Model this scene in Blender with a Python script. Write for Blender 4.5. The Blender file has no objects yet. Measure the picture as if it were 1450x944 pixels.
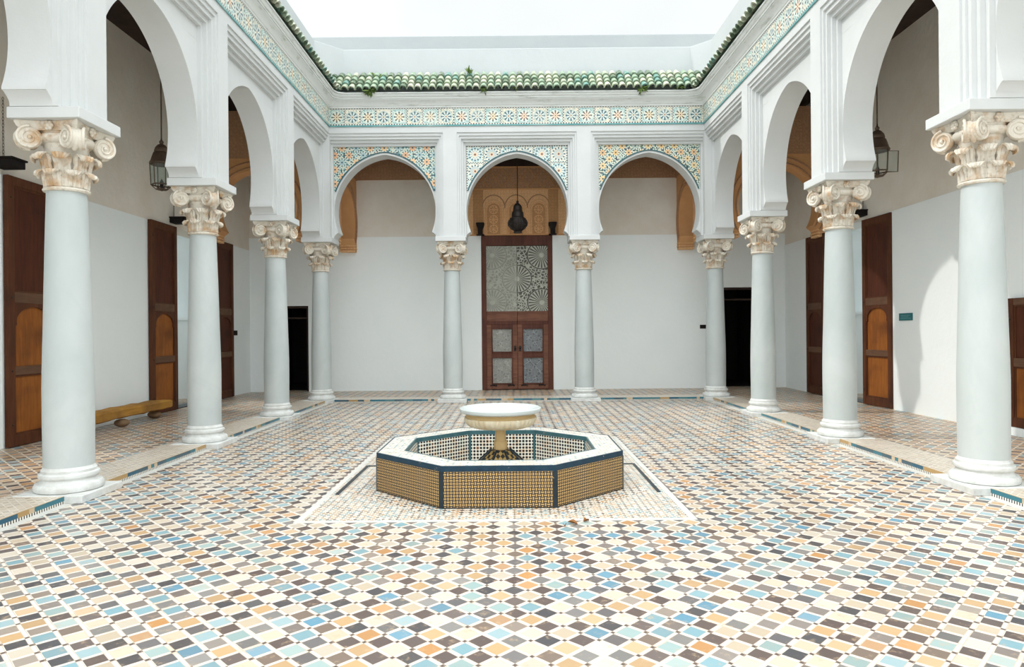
import bpy, bmesh, math, random
from mathutils import Vector, Matrix
random.seed(11)
PI = math.pi
S = bpy.context.scene
COL = S.collection
R = math.radians

# ------------------------------------------------------------------ camera, sky, sun, exposure
cam_d = bpy.data.cameras.new('camera')
cam_d.sensor_width = 36.0
cam_d.lens = 967.0 / 1450.0 * 36.0
cam_d.shift_x = -1.4 / 1450.0
cam_d.shift_y = -2.5 / 1450.0
cam_d.clip_end = 200
cam = bpy.data.objects.new('camera', cam_d); COL.objects.link(cam)
cam.matrix_world = Matrix.Translation((0, 0, 1.6)) @ Matrix.Rotation(R(90), 4, 'X') @ Matrix.Rotation(R(-0.5), 4, 'Z')
S.camera = cam

SKY_HORIZON, SKY_LOW, SKY_ZENITH = 0.74, 0.715, 2.40      # an overcast sky is brightest overhead
SUN_STRENGTH = 1.15
EXPOSURE = 0.55
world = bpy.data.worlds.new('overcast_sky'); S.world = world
world.use_nodes = True
wn = world.node_tree; wn.nodes.clear()
wo = wn.nodes.new('ShaderNodeOutputWorld'); wb = wn.nodes.new('ShaderNodeBackground')
wt = wn.nodes.new('ShaderNodeTexCoord'); wnoise = wn.nodes.new('ShaderNodeTexNoise'); wr = wn.nodes.new('ShaderNodeValToRGB')
wnoise.inputs['Scale'].default_value = 2.2; wnoise.inputs['Detail'].default_value = 4
wn.links.new(wt.outputs['Generated'], wnoise.inputs['Vector'])
wn.links.new(wnoise.outputs['Fac'], wr.inputs['Fac'])
wr.color_ramp.elements[0].position = 0.35; wr.color_ramp.elements[0].color = (0.83, 0.875, 0.89, 1)
wr.color_ramp.elements[1].position = 0.60; wr.color_ramp.elements[1].color = (0.97, 1.0, 1.0, 1)
wsep = wn.nodes.new('ShaderNodeSeparateXYZ'); wn.links.new(wt.outputs['Generated'], wsep.inputs[0])
wmr = wn.nodes.new('ShaderNodeValToRGB'); wn.links.new(wsep.outputs[2], wmr.inputs[0])
wmr.color_ramp.elements[0].position = 0.0; wmr.color_ramp.elements[0].color = (SKY_HORIZON / 4,) * 3 + (1,)
wmr.color_ramp.elements[1].position = 1.0; wmr.color_ramp.elements[1].color = (SKY_ZENITH / 4,) * 3 + (1,)
_e = wmr.color_ramp.elements.new(0.46); _e.color = (SKY_LOW / 4,) * 3 + (1,)
wmul = wn.nodes.new('ShaderNodeMath'); wmul.operation = 'MULTIPLY'; wmul.inputs[1].default_value = 4.0
wn.links.new(wmr.outputs['Color'], wmul.inputs[0])
# sky brightened on the viewer's side, added fill light for the galleries
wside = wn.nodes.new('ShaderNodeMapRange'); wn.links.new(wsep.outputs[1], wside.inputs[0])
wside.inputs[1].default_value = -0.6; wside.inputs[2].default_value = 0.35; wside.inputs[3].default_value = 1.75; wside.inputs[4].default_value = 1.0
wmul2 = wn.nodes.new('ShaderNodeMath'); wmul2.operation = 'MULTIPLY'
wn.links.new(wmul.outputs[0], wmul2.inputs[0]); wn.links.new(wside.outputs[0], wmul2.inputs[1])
wn.links.new(wr.outputs['Color'], wb.inputs['Color'])
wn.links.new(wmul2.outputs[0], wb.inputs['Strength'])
wn.links.new(wb.outputs['Background'], wo.inputs['Surface'])

sun_d = bpy.data.lights.new('sun', 'SUN'); sun_d.energy = SUN_STRENGTH; sun_d.angle = R(1.6); sun_d.color = (1.0, 0.95, 0.88)
sun = bpy.data.objects.new('sun', sun_d); COL.objects.link(sun)
sun.rotation_euler = Vector((2.6, -0.4, -2.9)).to_track_quat('-Z', 'Y').to_euler()
sun.location = (-12, 9, 14)
S.view_settings.view_transform = 'Standard'
try: S.view_settings.look = 'None'
except Exception: pass
S.view_settings.exposure = EXPOSURE
S.view_settings.gamma = 1.0
S.view_settings.use_curve_mapping = False
try:
    S.cycles.max_bounces = 10; S.cycles.diffuse_bounces = 7; S.cycles.use_denoising = True
except Exception: pass

# ------------------------------------------------------------------ layout (metres; camera above 0,0)
XL, XR, YB = -4.445, 4.693, 15.825        # lines of the columns
BAYB = (XR - XL) / 3.0; BAYS = 3.0
ZG = 0.07                                 # gallery floor level
WL, WR, WB = -6.95, 7.2, 18.04            # gallery walls
ZC = 7.08                                 # gallery ceiling
Y0 = -2.0                                 # the floors run a little behind the viewer
YE = 3.465                                # the side arcades end here
DO, DP, DB = -0.31, -0.095, 0.315         # arcade: outer plane, arch panel, back plane

# ------------------------------------------------------------------ node helper
class V:
    def __init__(s, nt, x): s.nt = nt; s.x = x
    def _m(s, op, *a):
        n = s.nt.nodes.new('ShaderNodeMath'); n.operation = op
        for i, q in enumerate((s,) + a):
            q = q.x if isinstance(q, V) else q
            if isinstance(q, (int, float)): n.inputs[i].default_value = q
            else: s.nt.links.new(q, n.inputs[i])
        return V(s.nt, n.outputs[0])
    def __add__(s, o): return s._m('ADD', o)
    def __radd__(s, o): return s._m('ADD', o)
    def __sub__(s, o): return s._m('SUBTRACT', o)
    def __rsub__(s, o): return V(s.nt, float(o))._m('SUBTRACT', s)
    def __mul__(s, o): return s._m('MULTIPLY', o)
    def __rmul__(s, o): return s._m('MULTIPLY', o)
    def __truediv__(s, o): return s._m('DIVIDE', o)
    def floor(s): return s._m('FLOOR')
    def fract(s): return s._m('FRACT')
    def abs(s): return s._m('ABSOLUTE')
    def sin(s): return s._m('SINE')
    def cos(s): return s._m('COSINE')
    def sqrt(s): return s._m('SQRT')
    def lt(s, o): return s._m('LESS_THAN', o)
    def gt(s, o): return s._m('GREATER_THAN', o)
    def max(s, o): return s._m('MAXIMUM', o)
    def min(s, o): return s._m('MINIMUM', o)
    def atan2(s, o): return s._m('ARCTAN2', o)
    def par(s): return ((s * 0.5).fract()).gt(0.25)     # 1 on odd integers

class Mat:
    def __init__(s, name, rough=0.6, spec=0.3):
        s.m = bpy.data.materials.new(name); s.m.use_nodes = True
        s.nt = s.m.node_tree; s.b = s.nt.nodes['Principled BSDF']
        s.b.inputs['Roughness'].default_value = rough
        s.b.inputs['Specular IOR Level'].default_value = spec
    def uv(s):
        n = s.nt.nodes.new('ShaderNodeUVMap'); n.uv_map = 'UVMap'
        x = s.nt.nodes.new('ShaderNodeSeparateXYZ'); s.nt.links.new(n.outputs[0], x.inputs[0])
        return V(s.nt, x.outputs[0]), V(s.nt, x.outputs[1])
    def pos(s):
        n = s.nt.nodes.new('ShaderNodeNewGeometry'); return n.outputs['Position']
    def obj(s):
        n = s.nt.nodes.new('ShaderNodeTexCoord'); return n.outputs['Object']
    def vec(s, a, b=0.0, c=0.0):
        n = s.nt.nodes.new('ShaderNodeCombineXYZ')
        for i, q in enumerate((a, b, c)):
            q = q.x if isinstance(q, V) else q
            if isinstance(q, (int, float)): n.inputs[i].default_value = q
            else: s.nt.links.new(q, n.inputs[i])
        return n.outputs[0]
    def scale(s, v, sc):
        n = s.nt.nodes.new('ShaderNodeMapping'); n.inputs['Scale'].default_value = sc
        s.nt.links.new(v, n.inputs['Vector']); return n.outputs[0]
    def white(s, v):
        n = s.nt.nodes.new('ShaderNodeTexWhiteNoise'); n.noise_dimensions = '3D'
        s.nt.links.new(v, n.inputs['Vector']); return V(s.nt, n.outputs['Value'])
    def noise(s, v, scale=5, detail=3, rough=0.5, dist=0.0):
        n = s.nt.nodes.new('ShaderNodeTexNoise'); n.inputs['Scale'].default_value = scale
        n.inputs['Detail'].default_value = detail; n.inputs['Roughness'].default_value = rough
        n.inputs['Distortion'].default_value = dist
        s.nt.links.new(v, n.inputs['Vector']); return V(s.nt, n.outputs['Fac'])
    def voro(s, v, scale=5, feature='F1'):
        n = s.nt.nodes.new('ShaderNodeTexVoronoi'); n.feature = feature; n.inputs['Scale'].default_value = scale
        s.nt.links.new(v, n.inputs['Vector']); return V(s.nt, n.outputs['Distance'])
    def ramp(s, f, stops, const=False):
        n = s.nt.nodes.new('ShaderNodeValToRGB'); cr = n.color_ramp
        if const: cr.interpolation = 'CONSTANT'
        while len(cr.elements) < len(stops): cr.elements.new(0.5)
        for e, (p, c) in zip(cr.elements, stops): e.position = p; e.color = (*c, 1)
        s.nt.links.new(f.x, n.inputs[0]); return n.outputs[0]
    def mix(s, f, a, b, mode='MIX'):
        n = s.nt.nodes.new('ShaderNodeMix'); n.data_type = 'RGBA'; n.blend_type = mode
        f = f.x if isinstance(f, V) else f
        if isinstance(f, (int, float)): n.inputs[0].default_value = f
        else: s.nt.links.new(f, n.inputs[0])
        for i, q in ((6, a), (7, b)):
            if isinstance(q, tuple): n.inputs[i].default_value = (*q, 1)
            else: s.nt.links.new(q, n.inputs[i])
        return n.outputs[2]
    def col(s, c):
        if isinstance(c, tuple): s.b.inputs['Base Color'].default_value = (*c, 1)
        else: s.nt.links.new(c, s.b.inputs['Base Color'])
        return s
    def bump(s, h, strength=0.3, dist=0.01):
        n = s.nt.nodes.new('ShaderNodeBump'); n.inputs['Strength'].default_value = strength; n.inputs['Distance'].default_value = dist
        s.nt.links.new(h.x if isinstance(h, V) else h, n.inputs['Height']); s.nt.links.new(n.outputs[0], s.b.inputs['Normal'])
        return s

def srgb(r, g, b):
    f = lambda c: (c / 255 / 12.92) if c / 255 <= 0.04045 else ((c / 255 + 0.055) / 1.055) ** 2.4
    return (f(r), f(g), f(b))

M = {}
def plaster(name, c1, c2, bs=0.15):
    m = Mat(name, 0.85, 0.15)
    p = m.pos()
    f = m.noise(p, 1.3, 5, 0.6)
    m.col(m.mix((f * 2.0 - 0.6).max(0.0).min(1.0), c1, c2))
    m.bump(m.noise(p, 9, 4, 0.6) + m.noise(p, 60, 2) * 0.15, bs, 0.02)
    M[name] = m.m
plaster('arcade_plaster', (0.60, 0.622, 0.624), (0.66, 0.682, 0.684))
plaster('gallery_paint', (0.86, 0.915, 0.925), (0.90, 0.945, 0.95), 0.25)
plaster('terrace_plaster', (0.36, 0.39, 0.40), (0.40, 0.43, 0.43), 0.2)
plaster('terrace_screed', (0.36, 0.36, 0.35), (0.44, 0.44, 0.42), 0.2)
plaster('gallery_cream', (0.74, 0.68, 0.59), (0.84, 0.81, 0.75), 0.3)
plaster('parapet_plaster', (0.49, 0.52, 0.53), (0.53, 0.56, 0.57), 0.2)
# weathered cornice
m = Mat('cornice_plaster', 0.85, 0.15); p = m.pos()
f = m.noise(m.scale(p, (1.2, 1.2, 9)), 1.6, 5, 0.65)
m.col(m.mix(((f - 0.56) * 6.0).max(0.0).min(1.0) * 0.8, (0.70, 0.73, 0.72), (0.36, 0.38, 0.34))); m.bump(m.noise(p, 14, 4), 0.3, 0.02); M['cornice_plaster'] = m.m
# marble of the shafts
m = Mat('shaft_marble', 0.45, 0.35); p = m.pos()
f = m.noise(m.scale(p, (1, 1, 0.55)), 1.4, 5, 0.55, 0.5)
vein = ((m.noise(m.scale(p, (1.0, 1.0, 0.6)), 0.8, 6, 0.6, 1.2) - 0.5).abs() * 30.0).min(1.0)
c = m.mix((f * 2.2 - 0.7).max(0.0).min(1.0), (0.44, 0.49, 0.49), (0.57, 0.605, 0.605))
c = m.mix((1.0 - vein) * 0.16, c, (0.42, 0.47, 0.47)); m.col(c); M['shaft_marble'] = m.m
m = Mat('base_marble', 0.5, 0.3); p = m.pos()
m.col(m.mix((m.noise(p, 7, 5, 0.65) * 2.4 - 0.9).max(0.0).min(1.0), (0.70, 0.72, 0.71), (0.50, 0.50, 0.47))); M['base_marble'] = m.m
# stained capital marble
def capital(name, amount):
    m = Mat(name, 0.6, 0.25); p = m.pos()
    f = ((m.noise(p, 6, 5, 0.6) - 0.5) * 5.0 + amount).max(0.0).min(1.0)
    c = m.mix(f, (0.70, 0.66, 0.58), (0.50, 0.33, 0.18))
    g = ((m.noise(p, 22, 3) - 0.56) * 6.0).max(0.0).min(1.0) * 0.5
    m.col(m.mix(g, c, (0.33, 0.25, 0.18))); m.bump(m.noise(p, 45, 3), 0.25, 0.01)
    M[name] = m.m
capital('capital_marble', -0.05)
capital('leaf_marble', 0.22)

# ---- zellige floors: square tiles set on the diagonal between white strips
def diamond(name, pitch, strip, darks, lights, white, dot, wear=0.25, rough=0.35, darkshare=0.5):
    m = Mat(name, rough, 0.45)
    x, y = m.uv()
    k = 1 / (pitch * math.sqrt(2))
    wob = m.noise(m.pos(), 1.1, 2) * 0.25
    u = (x + y) * k + wob; v = (x - y) * k + wob
    iu, iv = u.floor(), v.floor(); fu, fv = u.fract(), v.fract()
    j = m.white(m.vec(iu, iv, 3.0)) * 0.05
    su, sv = fu.lt(strip + j), fv.lt(strip + j)
    on_strip = su.max(sv); cross = su * sv
    h = m.white(m.vec(iu, iv, 1.0)); h2 = m.white(m.vec(iu, iv, 7.0))
    row = (iu + iv).par()
    clus = m.noise(m.vec(iu * 0.33, iv * 0.33, 0.0), 1.0, 2)
    sel = ((clus * 1.5 - 0.25) * 0.55 + h * 0.45 - 0.5) * 1.6 + 0.5
    n = len(lights)
    lc = m.ramp(sel, [(0.0 + i / n * 0.92, c) for i, c in enumerate(lights)], True)
    n = len(darks)
    dc = m.ramp(h, [(i / n, c) for i, c in enumerate(darks)], True)
    tile = m.mix(row, lc, dc)
    tile = m.mix((h2 - 0.5).abs() * 0.5, tile, m.mix(h2.gt(0.5), (0.2, 0.16, 0.13), (0.9, 0.86, 0.78)))
    g = ((m.noise(m.pos(), 14, 5, 0.7) - 0.56) * 9.0).max(0.0).min(1.0)
    tile = m.mix(g * wear * 2, tile, (0.62, 0.45, 0.28))
    wh = m.mix(((m.noise(m.pos(), 5, 4, 0.7) - 0.52) * 7.0).max(0.0).min(1.0) * 0.6, white, (0.68, 0.52, 0.36))
    c = m.mix(on_strip, tile, wh)
    c = m.mix(cross * h2.lt(0.75), c, dot)
    gr = (fu.abs().lt(0.03)).max(fv.abs().lt(0.03)).max(((fu - strip).abs().lt(0.02)).max((fv - strip).abs().lt(0.02)))
    c = m.mix(gr * 0.6, c, (0.5, 0.38, 0.27))
    c = m.mix(1.0, c, (0.82, 0.805, 0.785), 'MULTIPLY')
    m.col(c); m.bump(on_strip * 0.4 + m.noise(m.pos(), 25, 2), 0.12, 0.004)
    M[name] = m.m
D1, D2, D3, D4 = (0.075, 0.075, 0.085), (0.125, 0.092, 0.085), (0.145, 0.14, 0.148), (0.23, 0.175, 0.14)
BLU, BLU2, GRN = (0.14, 0.33, 0.46), (0.24, 0.43, 0.50), (0.34, 0.48, 0.48)
CRM, CRM2, OCH, OCH2, TAN = (0.66, 0.56, 0.42), (0.70, 0.63, 0.52), (0.60, 0.31, 0.11), (0.62, 0.41, 0.21), (0.58, 0.36, 0.20)
WHT = (0.86, 0.82, 0.76)
diamond('court_zellige', 0.122, 0.185, [D1, D2, D3, D4, D2, D1, D2], [BLU, BLU2, BLU, BLU2, GRN, CRM2, CRM, BLU2, CRM, CRM2, OCH2, CRM, OCH, TAN, OCH2], WHT, (0.12, 0.09, 0.08))
diamond('gallery_zellige', 0.125, 0.17, [D2, D4, (0.2, 0.12, 0.07), D3], [CRM, OCH2, TAN, BLU2, TAN, OCH, CRM], (0.80, 0.74, 0.64), (0.2, 0.14, 0.1), 0.35)
diamond('surround_zellige', 0.042, 0.26, [(0.3, 0.31, 0.30), D4, (0.55, 0.38, 0.24), BLU2, D2], [CRM2, WHT, BLU2, CRM2, OCH2, WHT, CRM], (0.88, 0.86, 0.80), (0.5, 0.45, 0.38), 0.2)
diamond('strip_zellige', 0.058, 0.28, [(0.52, 0.46, 0.37), (0.6, 0.52, 0.42), (0.46, 0.38, 0.3)], [CRM2, (0.75, 0.66, 0.52), CRM2, (0.68, 0.6, 0.5)], (0.80, 0.77, 0.70), (0.55, 0.5, 0.42), 0.3)
diamond('skirt_zellige', 0.055, 0.28, [D1, D2, D1, (0.35, 0.22, 0.1)], [OCH2, WHT, BLU2, CRM2, OCH, WHT, BLU], (0.88, 0.86, 0.80), (0.3, 0.25, 0.2), 0.2)
diamond('rim_zellige', 0.045, 0.3, [(0.62, 0.68, 0.68), (0.76, 0.77, 0.73), (0.70, 0.68, 0.60)], [WHT, (0.82, 0.84, 0.80), CRM2, BLU2, WHT], (0.88, 0.88, 0.84), (0.6, 0.6, 0.56), 0.12)
# ---- kerb: a glazed band above a row of teeth
m = Mat('kerb_zellige', 0.3, 0.5); x, y = m.uv()
seg = (x / 0.21).floor(); h = m.white(m.vec(seg, 2.0, 0.0))
h3 = m.white(m.vec((x / 0.07).floor(), 5.0, 0.0))
band = m.ramp(h, [(0, (0.02, 0.10, 0.16)), (0.25, (0.03, 0.16, 0.21)), (0.45, (0.07, 0.20, 0.22)), (0.66, (0.05, 0.10, 0.13)), (0.82, (0.42, 0.27, 0.11))], True)
band = m.mix(h3.gt(0.88), band, (0.55, 0.42, 0.28))
teeth = m.mix((x / 0.032).fract().lt(0.45), (0.78, 0.75, 0.68), (0.03, 0.03, 0.035))
m.col(m.mix(y.lt(0.03), band, teeth)); M['kerb_zellige'] = m.m
# ---- star panels of the frieze
def polar(m, u, v): return (u * u + v * v).sqrt(), v.atan2(u)
m = Mat('frieze_zellige', 0.35, 0.4); x, y = m.uv()
cw = 0.3545
gx = x / cw; gy = y / cw - 0.04
ix = gx.floor(); fx = gx.fract() - 0.5; fy = gy - 0.56
r, t = polar(m, fx, fy)
odd = ix.par(); hh = m.white(m.vec(ix, 4.0, 0.0))
bg = m.mix(odd, (0.42, 0.60, 0.58), (0.76, 0.70, 0.56))
fine = m.white(m.vec((x / 0.022).floor(), (y / 0.022).floor(), 1.0))
bg = m.mix(fine.gt(0.72) * 0.65, bg, (0.16, 0.33, 0.34)); bg = m.mix(fine.lt(0.22) * 0.8, bg, (0.82, 0.80, 0.70))
c = m.mix(r.lt(0.385), bg, m.mix(odd, (0.70, 0.76, 0.70), (0.52, 0.62, 0.60)))
pet = (t * 8.0).cos()
c = m.mix(r.lt(0.34) * r.gt(0.16) * pet.gt(0.25), c, (0.035, 0.10, 0.12))
c = m.mix(r.lt(0.25), c, m.mix(odd, m.mix(hh.gt(0.5), (0.72, 0.38, 0.20), (0.74, 0.52, 0.22)), (0.30, 0.47, 0.52)))
c = m.mix(r.lt(0.27) * r.gt(0.09) * pet.lt(-0.35), c, (0.82, 0.80, 0.72))
c = m.mix(r.lt(0.24) * r.gt(0.13) * pet.gt(0.5), c, (0.05, 0.09, 0.11))
c = m.mix(r.lt(0.085), c, (0.80, 0.72, 0.55)); c = m.mix(r.lt(0.045), c, (0.25, 0.10, 0.06))
edge = (fx.abs().gt(0.45)).max(gy.lt(0.12) * gy.gt(0.05)).max(gy.gt(1.04))
chk = ((x / 0.03).floor() + (y / 0.03).floor()).par()
c = m.mix(edge, c, m.mix(chk, (0.04, 0.06, 0.07), (0.78, 0.76, 0.68)))
c = m.mix(gy.lt(0.05), c, m.mix(m.noise(m.pos(), 8, 3), (0.03, 0.24, 0.26), (0.22, 0.46, 0.46)))
wearm = ((m.noise(m.pos(), 3.0, 4) - 0.5) * 4.0).max(0.0).min(1.0) * 0.4
m.col(m.mix(wearm, c, (0.68, 0.70, 0.64))); M['frieze_zellige'] = m.m
# ---- spandrel mosaics: small dense stars, and big pale rosettes
def stars(name, L, star_cols, bgs, line, pale):
    m = Mat(name, 0.35, 0.4); x, y = m.uv()
    gx, gy = x / L, y / L
    r1, t1 = polar(m, gx.fract() - 0.5, gy.fract() - 0.5)
    r2, t2 = polar(m, (gx + 0.5).fract() - 0.5, (gy + 0.5).fract() - 0.5)
    near = r1.lt(r2)
    r = r1.min(r2); t = t1 * near + t2 * (1.0 - near)
    ix = gx.floor() * near + (gx + 0.5).floor() * (1.0 - near) + near * 31.0
    iy = gy.floor() * near + (gy + 0.5).floor() * (1.0 - near)
    sc = m.ramp(m.white(m.vec(ix, iy, 0.0)), [(i / len(star_cols), c) for i, c in enumerate(star_cols)], True)
    q = L / 10.0
    hb = m.white(m.vec((x / q).floor(), (y / q).floor(), 2.0))
    par = ((x / q).floor() + (y / q).floor()).par()
    bg = m.mix(par, m.ramp(hb, [(i / len(bgs), c) for i, c in enumerate(bgs)], True), pale)
    bg = m.mix(par * hb.gt(0.74), bg, line)
    pet = (t * 8.0).cos()
    c = m.mix(r.lt(0.30), bg, pale)
    c = m.mix(r.lt(0.295) * r.gt(0.215) * pet.gt(0.1), c, line)
    c = m.mix(r.lt(0.205 + pet * 0.03), c, sc)
    c = m.mix(r.lt(0.15) * r.gt(0.075) * pet.lt(-0.5), c, pale)
    c = m.mix(r.lt(0.06), c, line)
    m.col(c); M[name] = m.m
stars('bright_star_zellige', 0.325, [(0.70, 0.32, 0.12), (0.76, 0.48, 0.22), (0.74, 0.40, 0.18), (0.30, 0.46, 0.50)],
      [(0.14, 0.34, 0.35), (0.26, 0.46, 0.44), (0.05, 0.09, 0.11), (0.56, 0.58, 0.46), (0.22, 0.42, 0.44)], (0.04, 0.10, 0.12), (0.64, 0.67, 0.59))
stars('yellow_star_zellige', 0.30, [(0.76, 0.46, 0.13), (0.80, 0.56, 0.24), (0.72, 0.40, 0.14), (0.36, 0.48, 0.44)],
      [(0.14, 0.30, 0.28), (0.26, 0.40, 0.28), (0.05, 0.07, 0.09), (0.60, 0.56, 0.38), (0.24, 0.40, 0.42)], (0.035, 0.07, 0.085), (0.72, 0.74, 0.64))
def rosettes(name, cw, x0):
    m = Mat(name, 0.35, 0.4); x, y = m.uv()
    gx, gy = (x - x0) / cw, (y - 5.875) / cw
    ix, iy = gx.floor(), gy.floor()
    fx, fy = gx.fract() - 0.5, gy.fract() - 0.5
    r, t = polar(m, fx, fy); odd = (ix + iy).par()
    pet = (t * 12.0).cos()
    h = m.white(m.vec((x / 0.03).floor(), (y / 0.03).floor(), 1.0))
    c = m.mix(h.gt(0.6), (0.56, 0.68, 0.66), (0.80, 0.76, 0.64)); c = m.mix(h.gt(0.86), c, (0.10, 0.20, 0.22))
    c = m.mix(r.lt(0.43), c, m.mix(odd, (0.50, 0.66, 0.68), (0.80, 0.76, 0.66)))
    c = m.mix(r.lt(0.40) * r.gt(0.30) * pet.gt(0.2), c, (0.06, 0.13, 0.16))
    c = m.mix(r.lt(0.30), c, m.mix(odd, (0.82, 0.78, 0.68), (0.44, 0.60, 0.64)))
    c = m.mix(r.lt(0.28) * r.gt(0.15) * pet.gt(0.3), c, m.mix(odd, (0.30, 0.46, 0.52), (0.72, 0.58, 0.44)))
    c = m.mix(r.lt(0.13), c, (0.78, 0.60, 0.44)); c = m.mix(r.lt(0.06), c, (0.20, 0.10, 0.07))
    edge = fx.abs().max(fy.abs()).gt(0.455)
    chk = ((x / 0.028).floor() + (y / 0.028).floor()).par()
    c = m.mix(edge, c, m.mix(chk, (0.04, 0.07, 0.08), (0.80, 0.78, 0.70)))
    m.col(c); M[name] = m.m
rosettes('pale_rosette_zellige', 0.385, 0.124)
# ---- fountain mosaics
m = Mat('gold_weave_zellige', 0.45, 0.35); x, y = m.uv()
q = 0.0275
a, b = x / q, y / q
pr = (a.floor() + b.floor()).par()
fa, fb = a.fract() - 0.5, b.fract() - 0.5
hb = fb.abs().lt(0.21) * fa.abs().lt(0.47); vb = fa.abs().lt(0.21) * fb.abs().lt(0.47)
bar = hb * pr + vb * (1.0 - pr)
st = m.noise(m.pos(), 5, 4, 0.6)
gold = m.mix(st, (0.62, 0.42, 0.16), (0.42, 0.25, 0.08))
c = m.mix(bar, (0.035, 0.03, 0.03), gold)
c = m.mix(((st - 0.5) * 5.0).max(0.0).min(1.0) * 0.45, c, (0.26, 0.16, 0.07))
m.col(c); m.bump(bar, 0.15, 0.003); M['gold_weave_zellige'] = m.m
m = Mat('dotted_zellige', 0.4, 0.35); x, y = m.uv()
q = 0.040
a, b = x / q, y / q
r, t = polar(m, a.fract() - 0.5, b.fract() - 0.5)
h = m.white(m.vec(a.floor(), b.floor(), 0.0)); clus = m.noise(m.vec(a.floor() * 0.3, b.floor() * 0.5, 0.0), 1.0, 1)
mid = m.ramp(clus * 0.8 + h * 0.2, [(0, (0.80, 0.78, 0.70)), (0.44, (0.45, 0.58, 0.54)), (0.5, (0.80, 0.76, 0.66)), (0.56, (0.70, 0.38, 0.12)), (0.64, (0.80, 0.78, 0.72))], True)
par2 = (a.floor() + b.floor()).par()
c = m.mix(0.45, mid, (0.84, 0.82, 0.74))
edge = ((a.fract() - 0.5).abs()).max((b.fract() - 0.5).abs())
c = m.mix(edge.gt(0.36) * par2, mid, mid)
c = m.mix(edge.gt(0.3) * 0.55, c, (0.84, 0.82, 0.74))
c = m.mix(r.lt(0.37), c, m.mix(h.gt(0.9), (0.012, 0.012, 0.015), (0.12, 0.05, 0.02)))
m.col(c); M['dotted_zellige'] = m.m
m = Mat('pedestal_zellige', 0.45, 0.35); x, y = m.uv()
q = 0.05; a, b = (x + y) / q, (x - y) / q
m.col(m.mix((a.floor() + b.floor()).par(), (0.02, 0.02, 0.02), (0.36, 0.24, 0.08))); M['pedestal_zellige'] = m.m
def glazed(name, c1, c2, rough=0.3):
    m = Mat(name, rough, 0.28); p = m.pos()
    c = m.mix((m.noise(p, 11, 4, 0.6) * 2 - 0.5).max(0.0).min(1.0), c1, c2)
    ch = ((m.noise(p, 9, 3, 0.7) - 0.66) * 14.0).max(0.0).min(1.0)
    m.col(m.mix(ch, c, (0.45, 0.36, 0.28))); M[name] = m.m
glazed('blue_edge_tile', (0.006, 0.026, 0.05), (0.014, 0.05, 0.08))
glazed('dark_edge_tile', (0.010, 0.018, 0.025), (0.022, 0.034, 0.042))
glazed('teal_edge_tile', (0.035, 0.10, 0.12), (0.06, 0.15, 0.17))
m = Mat('pale_band_tile', 0.5, 0.3); m.col(m.mix(m.noise(m.pos(), 4, 4), (0.66, 0.65, 0.60), (0.52, 0.52, 0.49))); M['pale_band_tile'] = m.m
m = Mat('bowl_marble', 0.4, 0.35); p = m.pos()
m.col(m.mix((m.noise(p, 5, 4) * 2 - 0.5).max(0.0).min(1.0), (0.54, 0.58, 0.575), (0.48, 0.52, 0.51))); M['bowl_marble'] = m.m
m = Mat('stained_marble', 0.6, 0.25); p = m.pos()
m.col(m.mix((m.noise(m.scale(p, (1, 1, 0.4)), 9, 4, 0.6) * 2.4 - 0.7).max(0.0).min(1.0), (0.74, 0.68, 0.53), (0.56, 0.44, 0.26))); M['stained_marble'] = m.m
m = Mat('stem_marble', 0.6, 0.25); p = m.pos()
m.col(m.mix(m.noise(p, 9, 4), (0.66, 0.48, 0.24), (0.50, 0.35, 0.17))); M['stem_marble'] = m.m
# ---- roof tiles
m = Mat('green_roof_tile', 0.4, 0.45)
at = m.nt.nodes.new('ShaderNodeAttribute'); at.attribute_name = 'tone'
h = V(m.nt, at.outputs['Fac'])
c = m.ramp(h, [(0, (0.10, 0.16, 0.10)), (0.15, (0.24, 0.34, 0.24)), (0.35, (0.13, 0.28, 0.24)), (0.5, (0.34, 0.41, 0.29)), (0.72, (0.45, 0.48, 0.37)), (0.9, (0.26, 0.36, 0.26))], True)
n1 = m.noise(m.pos(), 12, 5, 0.7)
c = m.mix(((n1 - 0.5) * 6.0).max(0.0).min(1.0) * 0.7, c, (0.46, 0.46, 0.35))
c = m.mix(((0.43 - n1) * 8.0).max(0.0).min(1.0) * 0.8, c, (0.05, 0.06, 0.03))
m.col(c); M['green_roof_tile'] = m.m
# ---- carved stucco, wood, metal
def stucco(name, c1, c2, c3, sc=14):
    m = Mat(name, 0.8, 0.15); x, y = m.uv()
    vv = m.vec(x, y, 0.0)
    e = m.voro(vv, sc, 'DISTANCE_TO_EDGE')
    w = ((x * 40.0).sin() * (y * 40.0).sin()).abs()
    g = (e * 5.0).min(1.0) * 0.6 + w * 0.4
    big = m.noise(m.pos(), 2.5, 3)
    m.col(m.mix((1.0 - g) * 0.5, m.mix(big, c1, c2), c3)); m.bump(g, 0.5, 0.012); M[name] = m.m
stucco('ochre_stucco', (0.86, 0.54, 0.29), (0.78, 0.47, 0.24), (0.48, 0.25, 0.11), 20)
stucco('niche_stucco', (0.62, 0.35, 0.17), (0.54, 0.29, 0.13), (0.26, 0.125, 0.05), 26)
stucco('brown_stucco', (0.50, 0.29, 0.17), (0.40, 0.23, 0.13), (0.25, 0.135, 0.07), 12)
m = Mat('orange_stucco', 0.8, 0.15); m.col(m.mix(m.noise(m.pos(), 5, 4), (0.66, 0.36, 0.17), (0.54, 0.28, 0.12))); m.bump(m.noise(m.pos(), 30, 3), 0.3, 0.01); M['orange_stucco'] = m.m
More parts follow.
